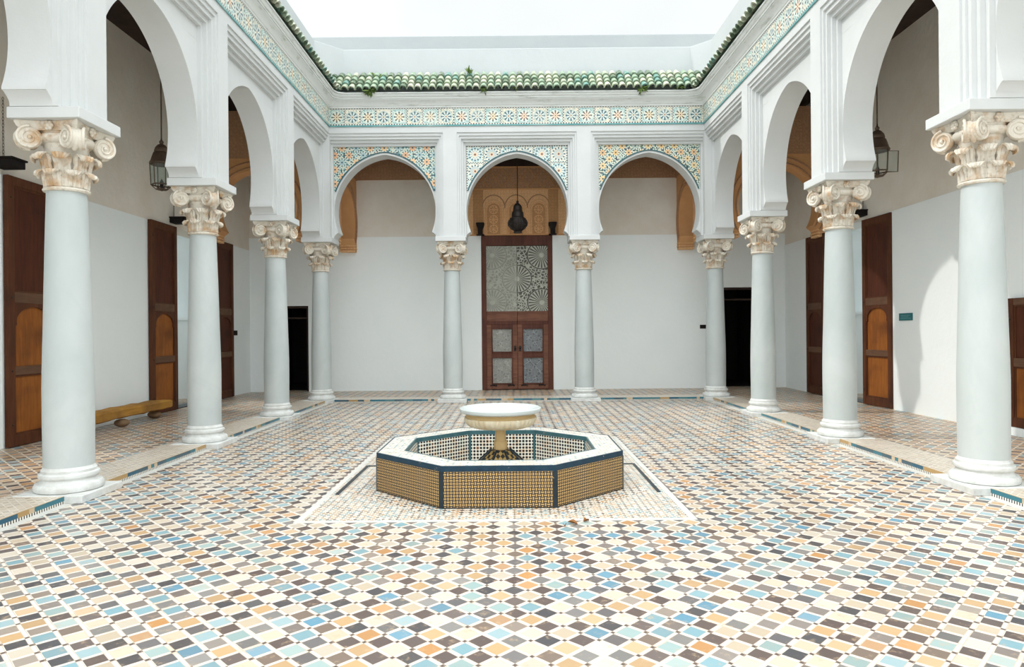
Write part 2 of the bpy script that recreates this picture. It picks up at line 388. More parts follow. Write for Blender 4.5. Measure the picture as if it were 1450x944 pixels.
def wood(name, c1, c2, c3, sc=(9, 9, 0.8), rough=0.6):
    m = Mat(name, rough, 0.18); o = m.obj()
    f = m.noise(m.scale(o, sc), 2.2, 5, 0.65, 0.6)
    g = m.noise(o, 1.7, 3)
    c = m.mix((f * 2.4 - 0.7).max(0.0).min(1.0), c1, c2)
    m.col(m.mix(((g - 0.5) * 4.0).max(0.0).min(1.0) * 0.7, c, c3)); m.bump(f, 0.15, 0.01); M[name] = m.m
wood('dark_red_wood', (0.055, 0.016, 0.009), (0.10, 0.028, 0.011), (0.03, 0.011, 0.009))
wood('frame_wood', (0.12, 0.042, 0.016), (0.065, 0.022, 0.011), (0.035, 0.014, 0.010))
wood('orange_wood', (0.33, 0.115, 0.022), (0.20, 0.062, 0.013), (0.075, 0.024, 0.010))
wood('grey_rail_wood', (0.15, 0.08, 0.045), (0.10, 0.05, 0.03), (0.06, 0.03, 0.022), (0.8, 9, 9))
wood('portal_wood', (0.14, 0.055, 0.035), (0.085, 0.032, 0.024), (0.05, 0.022, 0.018))
wood('portal_rail_wood', (0.24, 0.11, 0.065), (0.13, 0.055, 0.04), (0.08, 0.035, 0.025), (0.8, 9, 9))
wood('ceiling_wood', (0.05, 0.03, 0.022), (0.03, 0.018, 0.014), (0.02, 0.013, 0.01), (3, 3, 3))
wood('log_wood', (0.46, 0.235, 0.045), (0.30, 0.145, 0.03), (0.13, 0.065, 0.025), (12, 1.0, 12), 0.75)
m = Mat('black_iron', 0.5, 0.4); m.col(m.mix(m.noise(m.pos(), 20, 3), (0.018, 0.017, 0.017), (0.045, 0.035, 0.03))); m.b.inputs['Metallic'].default_value = 0.5; M['black_iron'] = m.m
m = Mat('rusty_brass', 0.5, 0.4); m.col(m.mix(m.noise(m.pos(), 20, 3), (0.07, 0.045, 0.035), (0.13, 0.09, 0.06))); m.b.inputs['Metallic'].default_value = 0.5; M['rusty_brass'] = m.m
m = Mat('dark_socket', 0.8, 0.1); m.col((0.018, 0.015, 0.014)); M['dark_socket'] = m.m
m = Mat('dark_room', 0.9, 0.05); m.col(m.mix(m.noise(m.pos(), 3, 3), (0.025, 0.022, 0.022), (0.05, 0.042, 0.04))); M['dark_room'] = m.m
m = Mat('lantern_glass', 0.08, 0.5); m.col((0.80, 0.86, 0.84)); m.b.inputs['Transmission Weight'].default_value = 0.95; m.b.inputs['IOR'].default_value = 1.05; M['lantern_glass'] = m.m
m = Mat('teal_sign', 0.45, 0.4); m.col((0.012, 0.15, 0.17)); M['teal_sign'] = m.m
m = Mat('pale_ink', 0.6, 0.2); m.col((0.16, 0.36, 0.37)); M['pale_ink'] = m.m
# pierced plates: radiating star fretwork
def fret(name, c_hi, c_lo, contrast, cw=(0.80, 0.80), cx=0.0, cy=0.0):
    m = Mat(name, 0.55, 0.4); x, y = m.uv()
    gx, gy = (x - cx) / cw[0], (y - cy) / cw[1]
    r1, t1 = polar(m, (gx + 0.5).fract() - 0.5, (gy + 0.5).fract() - 0.5)
    r2, t2 = polar(m, gx.fract() - 0.5, gy.fract() - 0.5)
    near = r1.lt(r2); r = r1.min(r2); t = t1 * near + t2 * (1.0 - near)
    sp = (t * 24.0).cos().gt(0.1) * r.lt(0.27) * r.gt(0.05)
    rg = ((r - 0.29).abs().lt(0.012))
    vv = m.vec(x, y, 0.0)
    web = m.voro(vv, 13, 'DISTANCE_TO_EDGE').gt(0.12) * r.gt(0.30)
    blot = m.noise(m.pos(), 5, 5, 0.7)
    hole = sp.max(web).max(rg) * contrast
    base = m.mix((blot * 2.2 - 0.6).max(0.0).min(1.0), c_hi, tuple(q * 0.62 for q in c_hi))
    m.col(m.mix(hole, base, c_lo)); m.bump(1.0 - sp.max(web), 0.4, 0.01); m.b.inputs['Metallic'].default_value = 0.15; M[name] = m.m
fret('faded_plate', (0.44, 0.45, 0.39), (0.15, 0.155, 0.13), 0.5, (1.3, 1.25), 0.804, 2.9)
fret('spoked_plate', (0.50, 0.51, 0.44), (0.06, 0.06, 0.05), 0.92, (1.3, 1.25), 0.0, 2.9)
fret('lower_plate', (0.44, 0.45, 0.41), (0.17, 0.17, 0.16), 0.6, (0.34, 0.34))
fret('grey_plate', (0.33, 0.36, 0.38), (0.10, 0.10, 0.105), 0.8, (0.3, 0.3))
m = Mat('weed_leaf', 0.6, 0.2); m.col(m.mix(m.noise(m.pos(), 20, 2), (0.06, 0.12, 0.03), (0.16, 0.22, 0.06))); M['weed_leaf'] = m.m
m = Mat('dead_leaf', 0.7, 0.2); m.col(m.mix(m.noise(m.pos(), 30, 2), (0.32, 0.14, 0.04), (0.18, 0.07, 0.025))); M['dead_leaf'] = m.m
m = Mat('stone', 0.8, 0.2); m.col(m.mix(m.noise(m.pos(), 12, 3), (0.26, 0.17, 0.09), (0.16, 0.10, 0.06))); M['stone'] = m.m

# ------------------------------------------------------------------ mesh helpers
class MB:
    def __init__(s): s.v = []; s.f = []; s.tone = []
    def face(s, pts, tone=0.0):
        n = len(s.v); s.v += [tuple(p) for p in pts]; s.f.append(tuple(range(n, n + len(pts)))); s.tone.append(tone)
    def box(s, x0, y0, z0, x1, y1, z1):
        P = [(x, y, z) for z in (z0, z1) for y in (y0, y1) for x in (x0, x1)]
        n = len(s.v); s.v += P
        for q in ((0, 2, 3, 1), (4, 5, 7, 6), (0, 1, 5, 4), (2, 6, 7, 3), (0, 4, 6, 2), (1, 3, 7, 5)):
            s.f.append(tuple(n + i for i in q)); s.tone.append(0)
        return s
    def prism(s, poly, z0, z1, cap=True):
        k = len(poly); n = len(s.v)
        s.v += [(x, y, z0) for x, y in poly] + [(x, y, z1) for x, y in poly]
        for i in range(k):
            j = (i + 1) % k; s.f.append((n + i, n + j, n + k + j, n + k + i)); s.tone.append(0)
        if cap:
            s.f.append(tuple(n + i for i in reversed(range(k)))); s.f.append(tuple(n + k + i for i in range(k))); s.tone += [0, 0]
        return s
    def grid(s, rows, closed=False, tone=0.0):
        n = len(s.v); w = len(rows[0])
        for r in rows: s.v += [tuple(p) for p in r]
        for i in range(len(rows) - 1):
            for j in range(w if closed else w - 1):
                jj = (j + 1) % w
                s.f.append((n + i * w + j, n + i * w + jj, n + (i + 1) * w + jj, n + (i + 1) * w + j)); s.tone.append(tone)
        return s
    def lathe(s, prof, seg=32, c=(0, 0, 0), rad=None, cap=True):
        rows = []
        for r, z in prof:
            rows.append([(c[0] + (r * (rad(a, z) if rad else 1)) * math.cos(a), c[1] + (r * (rad(a, z) if rad else 1)) * math.sin(a), c[2] + z)
                         for a in [2 * PI * i / seg for i in range(seg)]])
        s.grid(rows, True)
        for r in (rows[0], rows[-1]):
            if cap and (Vector(r[0]) - Vector(r[seg // 2])).length > 1e-4: s.face(r)
        return s
    def tube(s, pts, rad, seg=8, cap=True):
        P = [Vector(p) for p in pts]; rows = []
        for i, p in enumerate(P):
            t = (P[min(i + 1, len(P) - 1)] - P[max(i - 1, 0)]).normalized()
            a = t.orthogonal() if i == 0 else (a - t * a.dot(t))
            a.normalize(); b = t.cross(a)
            rr = rad[i] if isinstance(rad, (list, tuple)) else rad
            rows.append([p + (a * math.cos(q) + b * math.sin(q)) * rr for q in [2 * PI * k / seg for k in range(seg)]])
        s.grid(rows, True)
        if cap: s.face(rows[0]); s.face(rows[-1])
        return s
    def ball(s, c, r, seg=12, sz=1.0):
        return s.lathe([(max(1e-5, r * math.sin(PI * i / 8)), -r * sz * math.cos(PI * i / 8)) for i in range(9)], seg, c)
    def move(s, mat, start=0):
        for i in range(start, len(s.v)): s.v[i] = tuple(mat @ Vector(s.v[i]))
        return s
    def build(s, name, mat, parent=None, smooth=None, bevel=0, tone=False):
        me = bpy.data.meshes.new(name)
        me.from_pydata(s.v, [], s.f)
        if tone:
            a = me.attributes.new('tone', 'FLOAT', 'FACE')
            for i, t in enumerate(s.tone): a.data[i].value = t
        bm = bmesh.new(); bm.from_mesh(me)
        bmesh.ops.remove_doubles(bm, verts=bm.verts, dist=1e-5)
        bmesh.ops.recalc_face_normals(bm, faces=bm.faces)
        if bevel:
            bmesh.ops.bevel(bm, geom=[e for e in bm.edges if e.is_manifold and e.calc_face_angle(0) > 0.5], offset=bevel, segments=2, profile=0.5, affect='EDGES')
        bm.to_mesh(me); bm.free()
        uv = me.uv_layers.new(name='UVMap')
        for p in me.polygons:
            n = p.normal; ax = (abs(n.x), abs(n.y), abs(n.z)); k = ax.index(max(ax))
            for li in p.loop_indices:
                q = me.vertices[me.loops[li].vertex_index].co
                uv.data[li].uv = (q.x, q.y) if k == 2 else ((q.x, q.z) if k == 1 else (q.y, q.z))
        if smooth:
            me.shade_smooth(); me.set_sharp_from_angle(angle=R(smooth))
        me.materials.append(M[mat] if isinstance(mat, str) else mat)
        o = bpy.data.objects.new(name, me); COL.objects.link(o)
        if parent is not None: o.parent = parent
        return o

def tag(o, label=None, cat=None, group=None, kind=None):
    if label: o['label'] = label
    if cat: o['category'] = cat
    if group: o['group'] = group
    if kind: o['kind'] = kind
    return o
def thing(name, label, cat, loc=(0, 0, 0), rz=0.0, group=None, kind='thing'):
    o = bpy.data.objects.new(name, None); COL.objects.link(o)
    o.location = loc; o.rotation_euler = (0, 0, rz); o.empty_display_size = 0.1
    return tag(o, label, cat, group, kind)
def struct(name, mb, mat, **k): return tag(mb.build(name, mat, **k), kind='structure')
def dup(root, loc, rz, label):
    r = root.copy(); COL.objects.link(r); r.location = loc; r.rotation_euler = (0, 0, rz); r['label'] = label
    for ch in list(root.children):
        c = ch.copy(); COL.objects.link(c); c.parent = r
        for g in list(ch.children):
            d = g.copy(); COL.objects.link(d); d.parent = c
    return r

# ------------------------------------------------------------------ floors
struct('floor', MB().box(XL + 0.165, Y0, -0.2, XR - 0.165, YB - 0.165, 0.0), 'court_zellige')
g = MB()
g.box(WL - 0.5, Y0, -0.2, XL - 0.42, WB + 0.5, ZG); struct('floor_gallery_left', g, 'gallery_zellige')
g = MB()
g.box(XR + 0.42, Y0, -0.2, WR + 0.5, WB + 0.5, ZG); struct('floor_gallery_right', g, 'gallery_zellige')
g = MB()
g.box(XL - 0.42, YB + 0.42, -0.2, XR + 0.42, WB + 0.5, ZG); struct('floor_gallery_back', g, 'gallery_zellige')
g = MB()
g.box(XL - 0.42, Y0, -0.2, XL + 0.15, YB + 0.42, ZG).box(XR - 0.15, Y0, -0.2, XR + 0.42, YB + 0.42, ZG).box(XL + 0.15, YB - 0.15, -0.2, XR - 0.15, YB + 0.42, ZG)
struct('floor_border', g, 'strip_zellige')
g = MB(); g.box(XL + 0.15, Y0, -0.2, XL + 0.166, YB - 0.15, ZG + 0.002); struct('trim_1', g, 'kerb_zellige')
g = MB(); g.box(XR - 0.166, Y0, -0.2, XR - 0.15, YB - 0.15, ZG + 0.002); struct('trim_2', g, 'kerb_zellige')
g = MB(); g.box(XL + 0.15, YB - 0.166, -0.2, XR - 0.15, YB - 0.15, ZG + 0.002); struct('trim_3', g, 'kerb_zellige')
# pale bands beside the kerbs
g = MB()
g.box(XL + 0.166, Y0, -0.05, XL + 0.25, YB - 0.166, 0.003).box(XR - 0.25, Y0, -0.05, XR - 0.166, YB - 0.166, 0.003)
struct('trim_4', g, 'pale_band_tile')

# ------------------------------------------------------------------ arcades
def slices(bay, a_pier=0.357, zs=4.40, zc=3.93, e=0.143):
    a = bay / 2 - a_pier; rr = a + e
    zt = zs + math.sqrt(rr * rr - e * e)
    xc = math.sqrt(rr * rr - (zc - zs) ** 2) - e
    out = [(3.78, bay / 2 - 0.345), (3.805, bay / 2 - 0.345), (3.83, bay / 2 - 0.352), (3.86, bay / 2 - 0.375), (3.89, bay / 2 - 0.41), (3.905, bay / 2 - 0.43), (3.905, xc), (zc, xc)]
    th0 = math.asin((zc - zs) / rr); th1 = math.acos(e / rr)
    n = 36
    for i in range(1, n + 1):
        th = th0 + (th1 - th0) * i / n
        out.append((zs + rr * math.sin(th), max(0.0, rr * math.cos(th) - e)))
    return out, zt
LAY = [(0.35, 5.88, -0.095, -0.15), (0.30, 5.945, -0.15, -0.205), (0.25, 6.01, -0.205, -0.255), (0.205, 6.075, -0.255, -0.285), (0.16, 6.14, -0.285, -0.31)]
ZTOP = 6.98
def arcade(name, P, cols, bay, u0, u1):
    """P maps (u, d, z) to the world; cols are the column positions along u."""
    g = MB()
    sl, zt = slices(bay)
    for c0, c1 in zip(cols[:-1], cols[1:]):
        mid = (c0 + c1) / 2
        for (za, xa), (zb, xb) in zip(sl[:-1], sl[1:]):
            for sg in (-1, 1):
                ue = c0 if sg < 0 else c1
                for d in (DP, DB):
                    if zb > za: g.face([P(ue, d, za), P(mid + sg * xa, d, za), P(mid + sg * xb, d, zb), P(ue, d, zb)])
                g.face([P(mid + sg * xa, DP, za), P(mid + sg * xa, DB, za), P(mid + sg * xb, DB, zb), P(mid + sg * xb, DP, zb)])
        for d in (DP, DB): g.face([P(c0, d, zt), P(c1, d, zt), P(c1, d, ZC), P(c0, d, ZC)])
    def bx(ua, da, za, ub, db, zb):
        p, q = P(ua, da, za), P(ub, db, zb)
        g.box(min(p[0], q[0]), min(p[1], q[1]), min(p[2], q[2]), max(p[0], q[0]), max(p[1], q[1]), max(p[2], q[2]))
    for pw, zt_, da, db in LAY:
        for c in cols: bx(c - pw, db, 3.78, c + pw, da, zt_)
        bx(u0, db, zt_, u1, da, ZTOP)
    # ends behind the outermost columns
    for c, ue in ((cols[0], u0), (cols[-1], u1)):
        bx(min(c, ue), DP, 3.78, max(c, ue), DB, ZC)
    return struct(name, g, 'arcade_plaster', smooth=32)
struct('wall_corner_left', MB().box(XL - 0.05, YB - 0.309, 3.78, XL + 0.309, YB + 0.05, ZTOP), 'arcade_plaster')
struct('wall_corner_right', MB().box(XR - 0.309, YB - 0.309, 3.78, XR + 0.05, YB + 0.05, ZTOP), 'arcade_plaster')
colsB = [XL + BAYB * i for i in range(4)]
colsS = [YB - BAYS * i for i in range(4, -1, -1)]
arcade('wall_arcade_back', lambda u, d, z: (u, YB + d, z), colsB, BAYB, XL - 0.31, XR + 0.31)
arcade('wall_arcade_left', lambda u, d, z: (XL - d, u, z), colsS, BAYS, YE, YB - 0.09)
arcade('wall_arcade_right', lambda u, d, z: (XR + d, u, z), colsS, BAYS, YE, YB - 0.09)

# spandrel mosaics of the back arcade
def spandrel(c0, c1, mat, label):
    mid = (c0 + c1) / 2; w = BAYB / 2 - 0.36; off = 0.055
    sl, zt = slices(BAYB)
    pts = [(z, x) for z, x in sl if z > 4.45]
    g = MB(); yf = YB + DP - 0.012; yb = YB + DP + 0.004
    edge = []
    n = len(pts)
    for i, (z, x) in enumerate(pts):
        t = i / (n - 1)
        zz, xx = z + off * 1.0 * t, x + off * (1 - t * 0.2) if i < n - 1 else 0.0
        edge.append((zz, xx))
    edge = [(z, x) for z, x in edge if x < w]
    for sg in (-1, 1):
        for (za, xa), (zb, xb) in zip(edge[:-1], edge[1:]):
            q = [(mid + sg * w, za), (mid + sg * xa, za), (mid + sg * xb, zb), (mid + sg * w, zb)]
            g.face([(a, yf, b) for a, b in q]); g.face([(a, yb, b) for a, b in q])
            g.face([(q[1][0], yf, q[1][1]), (q[1][0], yb, q[1][1]), (q[2][0], yb, q[2][1]), (q[2][0], yf, q[2][1])])
    zz = edge[-1][0]
    g.box(mid - w, yf, zz, mid + w, yb, 5.878)
    o = g.build('spandrel_mosaic', mat); tag(o, label, 'mosaic panel', 'spandrel mosaics over the back arches', 'thing')
    # glazed blue line along the arch, part of the panel
    b = MB()
    for sg in (-1, 1):
        b.grid([[(mid + sg * (x - 0.018), yf - 0.003, z - 0.012), (mid + sg * (x + 0.006), yf - 0.003, z + 0.01)] for z, x in edge])
    b.build('edge_tile', 'teal_edge_tile', o)
spandrel(colsB[0], colsB[1], 'bright_star_zellige', 'mosaic with orange stars on teal round the arch beside the log-side corner')
spandrel(colsB[1], colsB[2], 'pale_rosette_zellige', 'pale mosaic with large blue rosettes round the arch before the carved door')
spandrel(colsB[2], colsB[3], 'yellow_star_zellige', 'mosaic with yellow stars on green round the arch beside the sign-side corner')

# star frieze on three sides
IX0, IX1, IY1 = XL - DO, XR + DO, YB + DO
def frieze(label, P, n0, n1, loc, rz):
    g = MB().box(0, -0.022, 0, n1, -0.004, 0.41)
    o = g.build('tile_frieze', 'frieze_zellige'); o.location = loc; o.rotation_euler = (0, 0, rz)
    tag(o, label, 'tile frieze', 'star tile friezes under the eaves', 'thing')
frieze('band of star tiles crossing the back wall above the three arches', None, 0, IX1 - IX0, (IX0, IY1, 6.28), 0)
frieze('band of star tiles receding above the arches on the log bench side', None, 0, IY1 - YE - 0.016, (IX0, YE, 6.28), R(90))
frieze('band of star tiles receding above the arches on the teal sign side', None, 0, IY1 - YE - 0.016, (IX1, IY1 - 0.016, 6.28), R(-90))

# cornice swept round the court
prof = [(0.0, 6.69), (0.02, 6.69), (0.035, 6.70), (0.035, 6.725), (0.05, 6.735), (0.065, 6.77), (0.095, 6.815), (0.135, 6.85), (0.135, 6.87), (0.155, 6.87), (0.155, 6.895), (0.175, 6.905), (0.19, 6.935), (0.19, 6.955), (0.215, 6.96), (0.215, 6.99), (0.0, 7.03), (-0.4, 7.35)]
g = MB(); rows = []
for p, z in prof:
    c = max(p, 0) * 0.9
    rows.append([(IX0 + p, YE, z), (IX0 + p, IY1 - p - c, z), (IX0 + p + 0.3 * c, IY1 - p - 0.3 * c, z), (IX0 + p + c, IY1 - p, z),
                 (IX1 - p - c, IY1 - p, z), (IX1 - p - 0.3 * c, IY1 - p - 0.3 * c, z), (IX1 - p, IY1 - p - c, z), (IX1 - p, YE, z)])
g.grid(rows); struct('trim_5', g, 'cornice_plaster', smooth=25)

# barrel tile eaves
def eave(label, A, along, inward, length, mitre0, mitre1):
    """A: start point on the outer plane, along/inward unit vectors."""
    g = MB(); A = Vector(A); al = Vector(along); inn = Vector(inward); up = Vector((0, 0, 1))
    pitch = 0.166; n = int(length / pitch)
    slope = (inn * -1 * 0.72 + up * 0.69).normalized(); nrm = (inn * 0.69 + up * 0.72).normalized()
    for i in range(n + 1):
        u = (i + 0.5) * length / (n + 1)
        for k in range(4):
            L = 0.205
            s0 = k * 0.185 + random.uniform(-0.012, 0.012)
            pmid = 0.26 - (s0 + L / 2) * 0.72
            if (mitre0 and u < pmid) or (mitre1 and length - u < pmid): continue
            base = A + al * u + inn * 0.26 + up * 7.03 + slope * s0
            lift = k * 0.004
            tone = random.random()
            rows = []
            jit = random.uniform(-0.006, 0.006)
            for s_, rr, hh in ((-0.01, 0.082, 0.012), (L, 0.064, -0.004)):
                rows.append([base + slope * s_ + al * (rr * math.cos(t) + jit) + nrm * (rr * 1.05 * math.sin(t) + hh + lift) for t in [PI * q / 8 for q in range(9)]])
            g.grid(rows, tone=tone)
            rows2 = [[p - nrm * 0.016 - (p - base - slope * s_) * 0.12 for p in r] for r, s_ in zip(rows, (-0.01, L))]
            g.grid(rows2, tone=tone); g.grid([rows[0], rows2[0]], tone=tone)
            # channel tile between
            b2 = base + al * length / (n + 1) / 2 + nrm * 0.01
            rows = [[b2 + slope * s_ + al * (0.06 * math.cos(t)) - nrm * (0.05 * math.sin(t) - 0.02) for t in [PI * q / 6 for q in range(7)]] for s_ in (0.03, L + 0.02)]
            g.grid(rows, tone=random.random())
    o = g.build('tiled_eave', 'green_roof_tile', tone=True, smooth=50)
    tag(o, label, 'tiled eave', 'green barrel tile eaves', 'thing')
eave('row of green glazed barrel tiles along the back wall, seen from the front', (IX0, IY1, 0), (1, 0, 0), (0, -1, 0), IX1 - IX0, True, True)
eave('green barrel tile eave receding above the log bench side, seen from below', (IX0, YE, 0), (0, 1, 0), (1, 0, 0), IY1 - YE, False, True)
eave('green barrel tile eave receding above the teal sign side, seen from below', (IX1, YE, 0), (0, 1, 0), (-1, 0, 0), IY1 - YE, False, True)

# parapets, terrace and the higher wall behind
def ribbon(path, th, z0, z1):
    g = MB(); o = []
    for i, p in enumerate(path):
        p = Vector(p); a = Vector(path[max(i - 1, 0)]); b = Vector(path[min(i + 1, len(path) - 1)])
        t = ((p - a).normalized() if i else Vector((0, 0))) + ((b - p).normalized() if i < len(path) - 1 else Vector((0, 0)))
        t.normalize(); o.append(p + Vector((-t.y, t.x)) * th)
    poly = [tuple(p) for p in path] + [tuple(p) for p in reversed(o)]
    return g.prism(poly, z0, z1)
struct('wall_parapet', ribbon([(-4.40, YE), (-4.40, 15.30), (-3.87, 15.83), (4.16, 15.83), (4.55, 15.44), (4.55, YE)], 0.28, 7.2, 8.17), 'parapet_plaster', bevel=0.012)
g = MB().box(WL - 0.5, 17.9, 7.3, WR + 0.5, 18.2, 9.37)
struct('wall_terrace_back', g, 'terrace_plaster', bevel=0.02)
g = MB(); g.box(WL - 0.5, Y0 + 4, ZC, XL - 0.02, 18.2, 7.3).box(XR + 0.02, Y0 + 4, ZC, WR + 0.5, 18.2, 7.3).box(XL - 0.02, YB + 0.02, ZC, XR + 0.02, 18.2, 7.3)
struct('roof', g, 'terrace_screed')

# ------------------------------------------------------------------ gallery walls
def wall_x(name, X, sgn, y0, y1, openings, zs):
    """wall in the plane x = X, solid on the side sgn; openings (y0, y1, z1)."""
    for part, mat, za, zb, off in ((name, 'gallery_paint', ZG - 0.2, zs, 0.012), (name + '_upper', 'gallery_cream', zs, ZC, 0.0)):
        g = MB()
        y = y0
        xa, xb = sorted((X - sgn * off, X + sgn * 0.45))
        for oy0, oy1, oz in openings:
            g.box(xa, y, za, xb, oy0, zb)
            if zb > oz: g.box(xa, oy0, max(oz, za), xb, oy1, zb)
            y = oy1
        g.box(xa, y, za, xb, y1, zb)
        struct(part, g, mat)
wall_x('wall_left', WL, -1, Y0 + 1, WB + 0.45, [(7.4, 9.27, 3.8), (13.96, 15.80, 3.8)], 3.80)
wall_x('wall_right', WR, 1, Y0 + 1, WB + 0.45, [(7.0, 8.85, 3.8), (13.90, 15.62, 3.8)], 3.82)
ZS = 4.13
for part, mat, za, zb, off in (('wall_back', 'gallery_paint', ZG - 0.2, ZS, 0.012), ('wall_back_upper', 'gallery_cream', ZS, ZC, 0.0)):
    g = MB(); x = WL
    for ox0, ox1, oz in ((-6.35, -5.40, 2.33), (-0.82, 1.056, 4.13), (5.45, 6.5, 2.72)):
        g.box(x, WB - off, za, ox0, WB + 0.45, zb)
        if zb > oz: g.box(ox0, WB - off, max(oz, za), ox1, WB + 0.45, zb)
        x = ox1
    g.box(x, WB - off, za, WR, WB + 0.45, zb)
    struct(part, g, mat)
# shallow white portal slab round the big door
g = MB().box(-1.30, WB - 0.045, ZG, -0.82, WB - 0.012, 4.13).box(1.056, WB - 0.045, ZG, 1.50, WB - 0.012, 4.13)
struct('trim_6', g, 'gallery_paint')
# ceilings: dark planks with joists
def ceiling(name, x0, y0, x1, y1, along_x):
    g = MB().box(x0, y0, ZC - 0.03, x1, y1, ZC)
    struct(name, g, 'ceiling_wood')
ceiling('ceiling_left', WL, YE, XL - DB, WB, True)
ceiling('ceiling_right', XR + DB, YE, WR, WB, True)
ceiling('ceiling_back', XL - DB, YB + DB, XR + DB, WB, False)
# dark rooms behind the two low corner doorways and skylit passages behind the side doors
def room(name, x0, y0, x1, y1, z1, mat, open_side, roof=True):
    t = 0.1; g = MB(); z0 = ZG
    g.box(x0, y0, z0 - 0.1, x1, y1, z0)
    if open_side != 'x0': g.box(x0 - t, y0, z0, x0, y1, z1)
    if open_side != 'x1': g.box(x1, y0, z0, x1 + t, y1, z1)
    if open_side != 'y0': g.box(x0, y0 - t, z0, x1, y0, z1)
    if open_side != 'y1': g.box(x0, y1, z0, x1, y1 + t, z1)
    if roof: g.box(x0 - t, y0 - t, z1, x1 + t, y1 + t, z1 + t)
    struct(name, g, mat)
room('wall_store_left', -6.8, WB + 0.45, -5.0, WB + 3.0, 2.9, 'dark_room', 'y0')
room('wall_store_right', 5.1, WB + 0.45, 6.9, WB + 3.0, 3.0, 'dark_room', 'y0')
# ledges in the dark doorways: frames
def dframe(name, x0, x1, z1):
    g = MB(); y0, y1 = WB + 0.02, WB + 0.14
    g.box(x0, y0, ZG, x0 + 0.05, y1, z1).box(x1 - 0.05, y0, ZG, x1, y1, z1).box(x0 + 0.05, y0, z1 - 0.06, x1 - 0.05, y1, z1)
    g.box(x0 + 0.05, y0 + 0.03, z1 - 0.34, x1 - 0.05, y1 - 0.03, z1 - 0.30)
    struct(name, g, 'ceiling_wood')
dframe('door_1', -6.35, -5.40, 2.33)
dframe('door_2', 5.45, 6.5, 2.72)

def passage(tagname, X, sgn, y0, y1):
    """white passage beyond a side doorway; its far cheek has an arched niche"""
    g = MB(); x0, x1 = sorted((X + sgn * 0.45, X + sgn * 3.2))
    ya, yb = y0 - 0.3, y1 + 0.5
    g.box(x0, ya - 0.15, ZG, x1, ya, 4.6); xe = X + sgn * 3.2
    xa, xb = sorted((xe, xe + sgn * 0.15)); g.box(xa, ya - 0.15, ZG, xb, yb + 0.4, 4.6)
    # far cheek with a niche
    cx = X + sgn * 1.45; hw, zs_, zb_, zt_ = 0.62, 2.95, 2.0, 4.6
    pts = [(zb_, hw), (zs_, hw)] + [(zs_ + hw * 1.1 * math.sin(t), hw * math.cos(t)) for t in [PI / 2 * i / 14 for i in range(1, 15)]]
    for sg, xe_ in ((-1, x0), (1, x1)):
        for (za, a), (zc, b) in zip(pts[:-1], pts[1:]):
            g.face([(xe_, yb, za), (cx + sg * a, yb, za), (cx + sg * b, yb, zc), (xe_, yb, zc)])
            g.face([(cx + sg * a, yb, za), (cx + sg * a, yb + 0.3, za), (cx + sg * b, yb + 0.3, zc), (cx + sg * b, yb, zc)])
    zt = pts[-1][0]
    g.face([(x0, yb, zt), (x1, yb, zt), (x1, yb, zt_), (x0, yb, zt_)])
    g.box(x0, yb, ZG, x1, yb + 0.3, zb_); g.box(x0, yb + 0.3, ZG, x1, yb + 0.4, zt_)
    g.box(x0, yb - 0.04, zb_ - 0.06, x1, yb, zb_ + 0.02)
    g.box(x0, yb - 0.03, 3.9, x1, yb, 3.96)
    ra, rb = sorted((X + sgn * 0.45, X + sgn * 2.1)); g.box(ra, ya - 0.15, 4.6, rb, yb + 0.4, 4.7)  # unseen half roof added to cut the sky light in the passage
    struct(tagname, g, 'gallery_paint', smooth=30)
    f = MB(); f.box(min(X + sgn * 0.45, xe), ya, -0.1, max(X + sgn * 0.45, xe), yb, ZG); struct('floor_' + tagname.split('_', 1)[1], f, 'gallery_zellige')
passage('wall_passage_left', WL, -1, 13.96, 15.80)
passage('wall_passage_right', WR, 1, 13.90, 15.62)
passage('wall_alcove_left', WL, -1, 7.4, 9.27)
passage('wall_alcove_right', WR, 1, 7.0, 8.85)
# glazed thresholds
g = MB().box(WL - 0.3, 13.96, ZG, WL + 0.02, 15.8, ZG + 0.015).box(WR - 0.02, 13.9, ZG, WR + 0.3, 15.62, ZG + 0.015); struct('trim_7', g, 'dark_edge_tile')

